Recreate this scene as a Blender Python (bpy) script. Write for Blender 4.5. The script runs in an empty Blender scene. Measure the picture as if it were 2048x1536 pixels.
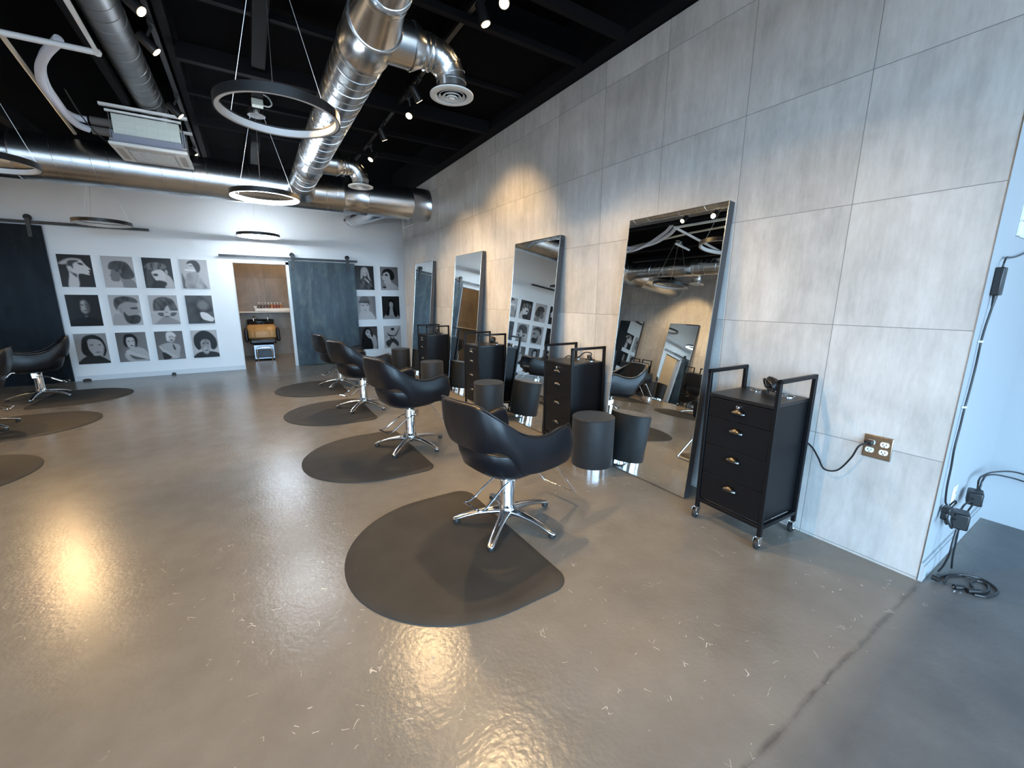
import bpy, math, random
import numpy as np
from mathutils import Vector, Matrix
random.seed(7)
PI = math.pi
col = bpy.context.scene.collection
sc = bpy.context.scene

# ------------------------------------------------------------------ helpers
def tag(o, label=None, cat=None, group=None, kind=None):
    if label: o['label'] = label
    if cat: o['category'] = cat
    if group: o['group'] = group
    if kind: o['kind'] = kind
    return o

def empty(name, loc=(0, 0, 0), rz=0, label=None, cat=None, group=None):
    o = bpy.data.objects.new(name, None)
    o.empty_display_size = .1
    o.location = loc
    o.rotation_euler = (0, 0, rz)
    col.objects.link(o)
    return tag(o, label, cat, group)

def copy_tree(o, parent=None):
    c = o.copy()
    col.objects.link(c)
    if parent: c.parent = parent
    for ch in list(o.children):
        copy_tree(ch, c)
    return c

class MB:
    """collects shapes, then links them as ONE mesh object"""
    def __init__(s): s.v = []; s.f = []; s.m = []; s.mi = 0
    def add(s, vs, fs):
        n = len(s.v)
        s.v += [tuple(v) for v in vs]
        s.f += [tuple(i + n for i in f) for f in fs]
        s.m += [s.mi] * len(fs)
        return s
    def box(s, a, b, M=None):
        x0, y0, z0 = a; x1, y1, z1 = b
        vs = [Vector((x, y, z)) for z in (z0, z1) for y in (y0, y1) for x in (x0, x1)]
        if M: vs = [M @ v for v in vs]
        return s.add(vs, [(0, 2, 3, 1), (4, 5, 7, 6), (0, 1, 5, 4), (2, 6, 7, 3), (0, 4, 6, 2), (1, 3, 7, 5)])
    def tube(s, pts, r, n=10, closed=False, cap=True, sx=1.0):
        P = [Vector(p) for p in pts]; m = len(P)
        rs = r if isinstance(r, (list, tuple)) else [r] * m
        T = []
        for i in range(m):
            if closed: t = P[(i + 1) % m] - P[i - 1]
            else: t = P[min(i + 1, m - 1)] - P[max(i - 1, 0)]
            T.append(t.normalized())
        up = Vector((0, 0, 1)) if abs(T[0].z) < .9 else Vector((1, 0, 0))
        nrm = (up - T[0] * up.dot(T[0])).normalized()
        vs = []
        for i in range(m):
            nrm = (nrm - T[i] * nrm.dot(T[i])).normalized()
            b = T[i].cross(nrm)
            for k in range(n):
                a = 2 * PI * k / n
                vs.append(P[i] + (nrm * math.cos(a) + b * math.sin(a) * sx) * rs[i])
        fs = []
        for i in range(m if closed else m - 1):
            j = (i + 1) % m
            for k in range(n):
                fs.append((i * n + k, i * n + (k + 1) % n, j * n + (k + 1) % n, j * n + k))
        if cap and not closed:
            fs.append(tuple(range(n))[::-1]); fs.append(tuple(range((m - 1) * n, m * n)))
        return s.add(vs, fs)
    def cyl(s, p, q, r, n=24, r2=None):
        return s.tube([p, q], [r, r if r2 is None else r2], n)
    def lathe(s, prof, n=32, c=(0, 0, 0), M=None):
        vs = []; fs = []; m = len(prof)
        for r, z in prof:
            for k in range(n):
                a = 2 * PI * k / n
                v = Vector((r * math.cos(a), r * math.sin(a), z))
                if M: v = M @ v
                vs.append(v + Vector(c))
        for i in range(m - 1):
            for k in range(n):
                fs.append((i * n + k, i * n + (k + 1) % n, (i + 1) * n + (k + 1) % n, (i + 1) * n + k))
        if prof[0][0] > 1e-6: fs.append(tuple(range(n))[::-1])
        if prof[-1][0] > 1e-6: fs.append(tuple(range((m - 1) * n, m * n)))
        return s.add(vs, fs)
    def ring(s, r0, r1, z0, z1, n=64, c=(0, 0, 0)):
        vs = []; fs = []
        prof = [(r0, z0), (r1, z0), (r1, z1), (r0, z1)]
        for r, z in prof:
            for k in range(n):
                a = 2 * PI * k / n
                vs.append((c[0] + r * math.cos(a), c[1] + r * math.sin(a), c[2] + z))
        for i in range(4):
            j = (i + 1) % 4
            for k in range(n):
                fs.append((i * n + k, i * n + (k + 1) % n, j * n + (k + 1) % n, j * n + k))
        return s.add(vs, fs)
    def grid(s, rows, flip=False):
        n = len(rows[0]); vs = [v for r in rows for v in r]; fs = []
        for i in range(len(rows) - 1):
            for j in range(n - 1):
                f = (i * n + j, i * n + j + 1, (i + 1) * n + j + 1, (i + 1) * n + j)
                fs.append(f[::-1] if flip else f)
        return s.add(vs, fs)
    def prism(s, poly, z0, z1):
        n = len(poly)
        vs = [(x, y, z0) for x, y in poly] + [(x, y, z1) for x, y in poly]
        fs = [tuple(range(n))[::-1], tuple(range(n, 2 * n))]
        fs += [(k, (k + 1) % n, n + (k + 1) % n, n + k) for k in range(n)]
        return s.add(vs, fs)
    def build(s, name, mat, parent=None, smooth=40, bevel=0, loc=None):
        me = bpy.data.meshes.new(name)
        me.from_pydata(s.v, [], s.f)
        mats = mat if isinstance(mat, (list, tuple)) else [mat]
        for m in mats: me.materials.append(m)
        me.polygons.foreach_set('material_index', s.m)
        me.update(calc_edges=True)
        if smooth:
            me.polygons.foreach_set('use_smooth', [True] * len(me.polygons))
            me.set_sharp_from_angle(angle=math.radians(smooth))
        o = bpy.data.objects.new(name, me)
        if parent: o.parent = parent
        if loc: o.location = loc
        col.objects.link(o)
        if bevel:
            b = o.modifiers.new('bevel', 'BEVEL'); b.width = bevel; b.segments = 2
            b.limit_method = 'ANGLE'; b.angle_limit = math.radians(50)
        return o

def boxmesh(name, a, b, mat, parent=None, bevel=0):
    return MB().box(a, b).build(name, mat, parent, smooth=40 if bevel else 0, bevel=bevel)

def spline(pts, n=8):
    """Catmull-Rom through points"""
    P = [Vector(p) for p in pts]; out = []
    for i in range(len(P) - 1):
        a = P[max(i - 1, 0)]; b = P[i]; c = P[i + 1]; d = P[min(i + 2, len(P) - 1)]
        for k in range(n):
            t = k / n
            out.append(.5 * ((2 * b) + (c - a) * t + (2 * a - 5 * b + 4 * c - d) * t * t + (3 * b - a - 3 * c + d) * t ** 3))
    out.append(P[-1]); return out

# ------------------------------------------------------------------ materials
def mat(name, color=(.8, .8, .8), rough=.5, metal=0., coat=0., spec=.5, emit=None, es=0):
    m = bpy.data.materials.new(name); m.use_nodes = True
    b = m.node_tree.nodes['Principled BSDF']
    b.inputs['Base Color'].default_value = (*color, 1)
    b.inputs['Roughness'].default_value = rough
    b.inputs['Metallic'].default_value = metal
    b.inputs['Coat Weight'].default_value = coat
    b.inputs['Specular IOR Level'].default_value = spec
    if emit:
        b.inputs['Emission Color'].default_value = (*emit, 1)
        b.inputs['Emission Strength'].default_value = es
    m.diffuse_color = (*color, 1)
    return m

class NT:
    def __init__(s, m): s.t = m.node_tree; s.b = s.t.nodes['Principled BSDF']
    def n(s, typ, ins=None, **kw):
        nd = s.t.nodes.new(typ)
        for k, v in kw.items(): setattr(nd, k, v)
        for k, v in (ins or {}).items():
            if isinstance(v, bpy.types.NodeSocket): s.t.links.new(v, nd.inputs[k])
            else: nd.inputs[k].default_value = v
        return nd
    def pos(s): return s.n('ShaderNodeNewGeometry').outputs['Position']
    def map(s, v, scale=(1, 1, 1), loc=(0, 0, 0)):
        return s.n('ShaderNodeMapping', {'Vector': v, 'Scale': scale, 'Location': loc}).outputs[0]
    def noise(s, v, scale=5, detail=4, rough=.5, dist=0):
        return s.n('ShaderNodeTexNoise', {'Vector': v, 'Scale': scale, 'Detail': detail, 'Roughness': rough, 'Distortion': dist}).outputs[0]
    def ramp(s, f, stops):
        r = s.n('ShaderNodeValToRGB', {'Fac': f}); cr = r.color_ramp
        while len(cr.elements) < len(stops): cr.elements.new(.5)
        for e, (p, c) in zip(cr.elements, stops):
            e.position = p; e.color = (*c, 1) if len(c) == 3 else c
        return r.outputs[0]
    def math(s, op, a, b=0., clamp=False):
        return s.n('ShaderNodeMath', {0: a, 1: b}, operation=op, use_clamp=clamp).outputs[0]
    def mix(s, f, a, b, blend='MIX'):
        nd = s.n('ShaderNodeMix', data_type='RGBA', blend_type=blend)
        for i, v in ((0, f), (6, a), (7, b)):
            if isinstance(v, bpy.types.NodeSocket): s.t.links.new(v, nd.inputs[i])
            else: nd.inputs[i].default_value = v if i == 0 else (*v, 1)
        return nd.outputs[2]
    def bump(s, h, strength=.2, dist=.01):
        nd = s.n('ShaderNodeBump', {'Height': h, 'Strength': strength, 'Distance': dist})
        s.set('Normal', nd.outputs[0])
    def set(s, k, v): s.t.links.new(v, s.b.inputs[k])

M = {}
M['black_paint'] = mat('black_ceiling_paint', (.0035, .0035, .0042), .9, spec=.05)
M['black_steel'] = mat('black_beam_paint', (.006, .006, .0075), .7, spec=.08)
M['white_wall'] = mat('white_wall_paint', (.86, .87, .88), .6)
M['return_wall'] = mat('dimmed_white_wall_paint', (.37, .39, .41), .6)  # white wall paint, strong daylight toned down in the colour itself
M['white_trim'] = mat('white_trim_paint', (.7, .71, .72), .4)
M['chrome'] = mat('chrome', (.86, .86, .88), .08, 1)
M['brushed'] = mat('polished_aluminium', (.72, .72, .74), .2, 1)
M['rubber'] = mat('black_rubber', (.01, .01, .01), .6)
M['cart_black'] = mat('black_powder_coat', (.005, .005, .006), .42, spec=.2)
M['cart_panel'] = mat('black_laminate', (.005, .005, .006), .42, spec=.2)
M['cart_top'] = mat('black_cart_top', (.008, .008, .009), .36, spec=.4)
M['plastic'] = mat('black_plastic', (.012, .012, .013), .35)
M['pewter'] = mat('dark_pewter', (.10, .095, .09), .25, 1)
M['mirror'] = mat('mirror_glass', (.78, .80, .79), 0.0, 1)
M['mirror_frame'] = mat('dark_grey_mirror_box', (.035, .035, .038), .5)
M['mirror_edge'] = mat('polished_mirror_edge', (.75, .8, .8), .15, 1)
M['number'] = mat('black_vinyl_number', (.006, .006, .006), .4)
M['white_plastic'] = mat('white_plastic', (.72, .73, .72), .4)
M['cream_plastic'] = mat('cream_pipe', (.62, .58, .48), .45)
M['flap'] = mat('warm_grey_flap', (.42, .40, .38), .5)
M['white_pipe'] = mat('white_pipe', (.75, .77, .78), .5)
M['hose'] = mat('white_insulation_sleeve', (.72, .75, .85), .6)
M['grey_foam'] = mat('grey_foam_insulation', (.15, .14, .13), .8)
M['ac_body'] = mat('pale_insulation_board', (.60, .66, .62), .6)
M['ac_skirt'] = mat('blue_grey_sheet_metal', (.24, .26, .33), .5)
M['ring_black'] = mat('black_ring_profile', (.010, .010, .011), .4)
M['ring_off'] = mat('unlit_white_diffuser', (.75, .76, .78), .5)
M['ring_on'] = mat('lit_white_diffuser', (.9, .9, .9), .5, emit=(.80, .91, 1), es=120)
M['ring_on2'] = mat('softly_lit_diffuser', (.9, .9, .9), .5, emit=(.76, .89, 1), es=150)
M['wire'] = mat('steel_wire', (.75, .75, .75), .35, 1)
M['lens'] = mat('warm_lamp_lens', (.9, .8, .6), .3, emit=(1, .70, .36), es=45)
M['lens_dim'] = mat('warm_lamp_rim', (.9, .8, .6), .3, emit=(1, .72, .4), es=9)
M['outlet_white'] = mat('white_outlet_plastic', (.78, .78, .78), .35)
M['slot'] = mat('dark_slot', (.01, .01, .01), .6)
M['wash_black'] = mat('black_ceramic', (.012, .012, .013), .12)
M['shelf'] = mat('white_shelf', (.75, .73, .68), .4)
M['silver'] = mat('silver_panel', (.22, .23, .25), .3, 1)
M['door_stop'] = mat('black_door_guide', (.02, .02, .02), .5)
M['baseb'] = mat('white_baseboard_paint', (.68, .70, .72), .45)

def leather(name, c):
    m = mat(name, c, .34, spec=.4); t = NT(m); v = t.n('ShaderNodeTexCoord').outputs['Object']
    h = t.noise(v, 260, 2)
    t.bump(h, .10, .002)
    t.set('Roughness', t.ramp(t.noise(v, 9, 3), [(.3, (.30, .30, .30)), (.7, (.42, .42, .42))]))
    return m
M['leather'] = leather('black_vinyl_upholstery', (.006, .006, .008))
M['tan_leather'] = leather('tan_vinyl_upholstery', (.34, .20, .075))

def galv(name):
    m = mat(name, (.66, .67, .68), .26, 1); t = NT(m); p = t.pos()
    n1 = t.noise(p, 5, 4, .6)
    t.set('Base Color', t.ramp(n1, [(.3, (.60, .61, .62)), (.7, (.74, .75, .76))]))
    return m
M['galv'] = galv('galvanised_duct_steel')
M['galv_dull'] = mat('dull_galvanised_steel', (.30, .31, .32), .42, 1)

def tile_mat(name, y0, z0, base, dark, light, axis):
    """large format stone tiles with thin joints, vertical streaks"""
    m = mat(name, base, .42); t = NT(m); p = t.pos()
    sx = t.n('ShaderNodeSeparateXYZ', {0: p})
    yy, zz = sx.outputs[axis], sx.outputs[2]
    P = .6262
    def joint(c, o):
        a = t.math('SUBTRACT', c, o)
        a = t.math('DIVIDE', a, P)
        a = t.math('ADD', a, 40.)
        f = t.math('FRACT', a)
        d = t.math('ABSOLUTE', t.math('SUBTRACT', f, .5))
        return t.math('GREATER_THAN', d, .5 - .0026), t.math('FLOOR', a)
    jy, iy = joint(yy, y0); jz, iz = joint(zz, z0)
    j = t.math('MAXIMUM', jy, jz)
    cell = t.n('ShaderNodeCombineXYZ', {0: iy, 1: iz, 2: 3.}).outputs[0]
    wn = t.n('ShaderNodeTexWhiteNoise', {'Vector': cell}, noise_dimensions='3D')
    off = t.n('ShaderNodeVectorMath', {0: wn.outputs['Color'], 1: (9, 9, 9)}, operation='MULTIPLY').outputs[0]
    pp = t.n('ShaderNodeVectorMath', {0: p, 1: off}, operation='ADD').outputs[0]
    streak = t.noise(t.map(pp, (9, 9, 1.3)), 1.5, 6, .62)
    blot = t.noise(pp, 2.6, 6, .6, .4)
    fine = t.noise(t.map(pp, (30, 30, 8)), 2., 3, .6)
    s = t.math('ADD', t.math('MULTIPLY', streak, .38), t.math('MULTIPLY', blot, .44))
    s = t.math('ADD', s, t.math('MULTIPLY', fine, .18))
    c = t.ramp(s, [(.36, dark), (.5, base), (.64, light)])
    tone = t.ramp(wn.outputs['Value'], [(0, (.93, .93, .93)), (1, (1.05, 1.05, 1.05))])
    c = t.mix(1., c, tone, 'MULTIPLY')
    c = t.mix(j, c, tuple(x * .45 for x in dark))
    t.set('Base Color', c)
    h = t.math('SUBTRACT', t.math('MULTIPLY', streak, .25), j)
    t.bump(h, .25, .003)
    return m
M['tile'] = tile_mat('grey_stone_wall_tile', 1.0005, .640, (.46, .447, .43), (.36, .35, .335), (.56, .547, .53), 1)
M['tile_brown'] = tile_mat('brown_stone_wall_tile', .35, .64, (.20, .165, .13), (.15, .12, .095), (.25, .21, .17), 0)

def floor_mat():
    m = mat('sealed_grey_concrete', (.2, .18, .16), .22); t = NT(m); p = t.pos()
    sx = t.n('ShaderNodeSeparateXYZ', {0: p}); y = sx.outputs[1]; x = sx.outputs[0]
    n1 = t.noise(p, .9, 5, .55); n2 = t.noise(p, 6, 5, .6)
    s = t.math('ADD', t.math('MULTIPLY', n1, .6), t.math('MULTIPLY', n2, .4))
    main = t.ramp(s, [(.35, (.138, .122, .104)), (.5, (.162, .145, .125)), (.65, (.186, .168, .146))])
    side = t.ramp(t.noise(p, 3, 6, .65), [(.35, (.075, .075, .076)), (.6, (.105, .105, .104)), (.75, (.13, .13, .128))])
    wob = t.math('MULTIPLY', t.math('SUBTRACT', t.noise(p, 4, 3), .5), .05)
    yw = t.math('ADD', y, wob)
    zone = t.n('ShaderNodeMapRange', {0: yw, 1: .33, 2: .47, 3: 1., 4: 0.}).outputs[0]
    c = t.mix(zone, main, side)
    d = t.math('ABSOLUTE', t.math('SUBTRACT', yw, .455))
    seam = t.n('ShaderNodeMapRange', {0: d, 1: .002, 2: .016, 3: .62, 4: 0.}).outputs[0]
    seam = t.math('MULTIPLY', seam, t.ramp(t.noise(p, 9, 4, .7), [(.38, (.25, .25, .25)), (.6, (1, 1, 1))]))
    c = t.mix(seam, c, (.035, .03, .027))
    # pale scuffs and scratches
    warp = t.n('ShaderNodeTexNoise', {'Vector': p, 'Scale': 7., 'Detail': 2.}).outputs['Color']
    wp = t.mix(.12, p, warp, 'ADD')
    v = t.n('ShaderNodeTexVoronoi', {'Vector': wp, 'Scale': 13.}, feature='DISTANCE_TO_EDGE').outputs['Distance']
    line = t.math('LESS_THAN', v, .013)
    msk = t.math('GREATER_THAN', t.noise(p, 16, 3), .625)
    area = t.ramp(t.noise(t.map(p, (1, 1, 1), (3.1, 1.7, 0)), 1.1, 2), [(.44, (0, 0, 0)), (.60, (1, 1, 1))])
    yr = t.n('ShaderNodeMapRange', {0: y, 1: 2.9, 2: 1.7, 3: 0., 4: 1.}).outputs[0]
    sc_ = t.math('MULTIPLY', t.math('MULTIPLY', line, msk), t.math('MULTIPLY', area, yr))
    sc_ = t.math('MULTIPLY', sc_, t.math('SUBTRACT', 1., zone))
    c = t.mix(t.math('MULTIPLY', sc_, .75), c, (.50, .47, .43))
    t.set('Base Color', c)
    r = t.mix(zone, (.25, .25, .25), (.42, .42, .42))
    r = t.mix(sc_, r, (.6, .6, .6))
    t.set('Roughness', r)
    b1 = t.noise(p, 60, 3); b2 = t.noise(p, 30, 2)
    h = t.math('ADD', t.math('MULTIPLY', b1, .35), t.math('MULTIPLY', b2, .8))
    t.bump(h, .35, .004)
    return m
M['floor'] = floor_mat()

def patina(name, a, b, c, rough=.42):
    m = mat(name, b, rough, .35); t = NT(m); p = t.pos()
    n = t.noise(t.map(p, (1, 1, .55)), 2.6, 7, .65, .6)
    n2 = t.noise(t.map(p, (5, 5, .7)), 2., 4, .6)
    s = t.math('ADD', t.math('MULTIPLY', n, .7), t.math('MULTIPLY', n2, .3))
    t.set('Base Color', t.ramp(s, [(.40, a), (.5, b), (.60, c)]))
    t.set('Roughness', t.ramp(n, [(.35, (.34, .34, .34)), (.65, (.55, .55, .55))]))
    return m
M['steel_door'] = patina('blue_grey_patina_steel', (.014, .022, .029), (.032, .047, .057), (.085, .108, .108))
M['dark_door'] = patina('dark_patina_steel', (.004, .006, .009), (.007, .010, .014), (.013, .017, .021))
M['dark_door'].node_tree.nodes['Principled BSDF'].inputs['Specular IOR Level'].default_value = .15
M['rail'] = patina('weathered_steel_rail', (.02, .022, .025), (.04, .042, .045), (.07, .072, .075))

def mat_rubber():
    m = mat('anti_fatigue_mat_vinyl', (.05, .045, .040), .65, spec=.22); t = NT(m); p = t.pos()
    t.set('Base Color', t.ramp(t.noise(p, 5, 4), [(.3, (.027, .024, .021)), (.7, (.038, .034, .030))]))
    t.bump(t.noise(p, 240, 2), .15, .002)
    return m
M['floor_mat'] = mat_rubber()

def fabric(name, c):
    m = mat(name, c, .8); t = NT(m); v = t.n('ShaderNodeTexCoord').outputs['Object']
    t.set('Base Color', t.ramp(t.noise(v, 60, 3), [(.3, tuple(x * .85 for x in c)), (.7, tuple(x * 1.15 for x in c))]))
    t.set('Roughness', t.ramp(t.noise(v, 20, 2), [(.3, (.5, .5, .5)), (.7, (.62, .62, .62))]))
    t.bump(t.noise(v, 320, 2), .25, .002)
    return m
M['ottoman'] = fabric('charcoal_ottoman_fabric', (.011, .0108, .0115))
for n_ in M['ottoman'].node_tree.nodes:
    if n_.type == 'BSDF_PRINCIPLED': n_.inputs['Sheen Weight'].default_value = .08; n_.inputs['Sheen Roughness'].default_value = .4; n_.inputs['Specular IOR Level'].default_value = .35

def art_mat():
    m = mat('glossy_photo_print', (.5, .5, .5), .22, spec=.1); t = NT(m)
    a = t.n('ShaderNodeAttribute', attribute_name='print_tone')
    t.set('Base Color', a.outputs['Color'])
    return m
M['art'] = art_mat()
def bronze():
    m = mat('brushed_bronze_plate', (.42, .33, .24), .3, 1); t = NT(m); p = t.pos()
    t.set('Roughness', t.ramp(t.noise(t.map(p, (40, 4, 40)), 8, 2), [(.3, (.25, .25, .25)), (.7, (.4, .4, .4))]))
    return m
M['bronze'] = bronze()
def liquid(name, c): return mat(name, c, .12, coat=.5)

# ------------------------------------------------------------------ room
XW, YC, YB = 2.736, .463, 9.74
XL, XR, YF, ZC = -4.11, 3.93, -4.2, 3.75
TE = 8.53                                             # tile wall ends here, passage beyond
def struct(o): o['kind'] = 'structure'; return o

struct(boxmesh('floor', (XL - .2, YF - .2, -.1), (5.2, 12.3, 0), M['floor']))
struct(boxmesh('ceiling', (XL - .2, YF - .2, ZC), (5.2, 12.3, ZC + .1), M['black_paint']))
struct(boxmesh('wall_right', (XW, YC + .0026, 0), (XW + .2, TE, 3.345), M['tile']))
struct(boxmesh('wall_right_upper', (XW + .01, YC + .012, 3.345), (XW + .2, TE, ZC), M['black_paint']))
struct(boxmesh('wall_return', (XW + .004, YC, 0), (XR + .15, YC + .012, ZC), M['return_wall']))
struct(boxmesh('wall_passage', (4.6, TE, 0), (4.7, YB, ZC), M['white_wall']))
struct(boxmesh('wall_passage_side', (XW + .2, TE - .1, 0), (4.7, TE, ZC), M['white_wall']))
# back wall with the doorway
DX0, DX1, DZ = -.215, .703, 2.075
w = MB()
w.box((XL - .2, YB, 0), (DX0, YB + .15, ZC)).box((DX1, YB, 0), (4.7, YB + .15, ZC)).box((DX0, YB, DZ), (DX1, YB + .15, ZC))
struct(w.build('wall_back', M['white_wall'], smooth=0))
LY0, LY1, LZ0, LZ1 = -4.0, -.9, .12, 3.3  # opening added in the left wall to brighten the tile wall opposite
w = MB()
w.box((XL - .2, LY1, 0), (XL, YB, 3.345)).box((XL - .2, YF, 0), (XL, LY0, 3.345))
w.box((XL - .2, LY0, 0), (XL, LY1, LZ0)).box((XL - .2, LY0, LZ1), (XL, LY1, 3.345))
struct(w.build('wall_left', M['tile'], smooth=0))
struct(boxmesh('wall_left_upper', (XL - .2, YF, 3.345), (XL - .01, YB, ZC), M['black_paint']))
# street side: window opening behind the viewer, another added at left for its light
w = MB()
FX0, FX1, FZ0, FZ1 = -2.6, 2.6, .12, 3.6
w.box((XL - .2, YF - .15, 0), (FX0, YF, ZC)).box((FX1, YF - .15, 0), (XR + .15, YF, ZC))
w.box((FX0, YF - .15, 0), (FX1, YF, FZ0)).box((FX0, YF - .15, FZ1), (FX1, YF, ZC))
struct(w.build('wall_front', M['white_wall'], smooth=0))
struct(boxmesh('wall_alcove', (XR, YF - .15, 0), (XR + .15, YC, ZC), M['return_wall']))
w = MB()
for f in (0, 1 / 3, 2 / 3, 1):
    x = FX0 + (FX1 - FX0 - .05) * f
    w.box((x, YF - .1, FZ0), (x + .05, YF - .05, FZ1))
w.box((FX0, YF - .1, FZ0), (FX1, YF - .05, FZ0 + .05)).box((FX0, YF - .1, FZ1 - .05), (FX1, YF - .05, FZ1))
struct(w.build('window_1', M['black_steel'], smooth=0))
w = MB()
for f in (0, .5, 1):
    y = LY0 + (LY1 - LY0 - .05) * f
    w.box((XL - .1, y, LZ0), (XL - .05, y + .05, LZ1))
w.box((XL - .1, LY0, LZ0), (XL - .05, LY1, LZ0 + .05)).box((XL - .1, LY0, LZ1 - .05), (XL - .05, LY1, LZ1))
struct(w.build('window_added', M['black_steel'], smooth=0))  # frame of the added left opening
# wash room behind the doorway
struct(boxmesh('wall_washroom_back', (-1.6, 12.0, 0), (2.4, 12.1, ZC), M['tile_brown']))
struct(boxmesh('wall_washroom_left', (-1.7, YB + .15, 0), (-1.6, 12.1, ZC), M['white_wall']))
struct(boxmesh('wall_washroom_right', (2.4, YB + .15, 0), (2.5, 12.1, ZC), M['white_wall']))
# trims
w = MB()
w.box((DX0 - .002, YB - .012, 0), (DX0 + .012, YB + .15, DZ)).box((DX1 - .012, YB - .012, 0), (DX1 + .05, YB + .15, DZ + .04))
w.box((DX0 - .002, YB - .012, DZ - .012), (DX1 + .05, YB + .15, DZ + .04))
struct(w.build('trim_1', M['white_trim'], smooth=0))
struct(boxmesh('baseboard_back', (-2.62, YB - .012, 0), (DX0, YB, .085), M['baseb']))
struct(boxmesh('baseboard_back_right', (2.03, YB - .012, 0), (4.6, YB, .085), M['baseb']))
w = MB()
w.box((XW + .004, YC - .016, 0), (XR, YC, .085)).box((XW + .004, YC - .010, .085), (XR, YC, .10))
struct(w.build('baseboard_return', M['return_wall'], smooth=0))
struct(boxmesh('trim_2', (XW - .0015, YC - .0015, 0), (XW + .0038, YC + .0025, 3.345), M['brushed']))       # thin metal corner edge
# a dark ledger over each tile wall, roof joists and girders
struct(boxmesh('trim_3', (2.60, YC + .02, 3.352), (XW + .01, TE, ZC), M['black_steel']))
tn = 4
for y, zb, h, t in ((.9, 3.33, .07, .06), (1.75, 3.36, .07, .06), (2.575, 3.315, .07, .05), (3.06, 3.34, .045, .05), (3.95, 3.42, .05, .05),
                    (4.70, 3.315, .13, .06), (5.49, 3.355, .05, .05), (6.3, 3.34, .07, .06), (8.0, 3.34, .07, .06), (9.0, 3.34, .07, .06)):
    struct(boxmesh('trim_%d' % tn, (-.30 if y < 7.5 else -4.05, y - t / 2, zb), (2.60, y + t / 2, zb + h), M['black_steel'])); tn += 1
for x0, x1, zb, h in ((.226, .326, 3.36, .2), (-.36, -.30, 3.40, .3), (-.90, -.842, 3.36, .25), (-2.2, -2.1, 3.36, .2), (-3.3, -3.2, 3.36, .2)):
    struct(boxmesh('trim_%d' % tn, (x0, -4, zb), (x1, 9.7, zb + h), M['black_steel'])); tn += 1
struct(boxmesh('trim_%d' % tn, (1.62, 3.12, 3.45), (2.598, 4.66, 3.62), M['black_paint']))            # dropped black ceiling panel

# ------------------------------------------------------------------ camera
cam = bpy.data.cameras.new('camera'); co = bpy.data.objects.new('camera', cam); col.objects.link(co)
f, yw, pt, rl = 819.85, .5609, .2044, -.0034
cam.sensor_width = 36; cam.sensor_fit = 'HORIZONTAL'; cam.lens = f * 36 / 2048
cam.clip_start = .05
fw = Vector((math.sin(yw) * math.cos(pt), math.cos(yw) * math.cos(pt), -math.sin(pt)))
rt = Vector((math.cos(yw), -math.sin(yw), 0)); dn = fw.cross(rt)
rt2 = rt * math.cos(rl) + dn * math.sin(rl); dn2 = dn * math.cos(rl) - rt * math.sin(rl)
R = Matrix((rt2, -dn2, -fw)).transposed()
co.matrix_world = Matrix.Translation((0, 0, 1.4)) @ R.to_4x4()
sc.camera = co

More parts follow.
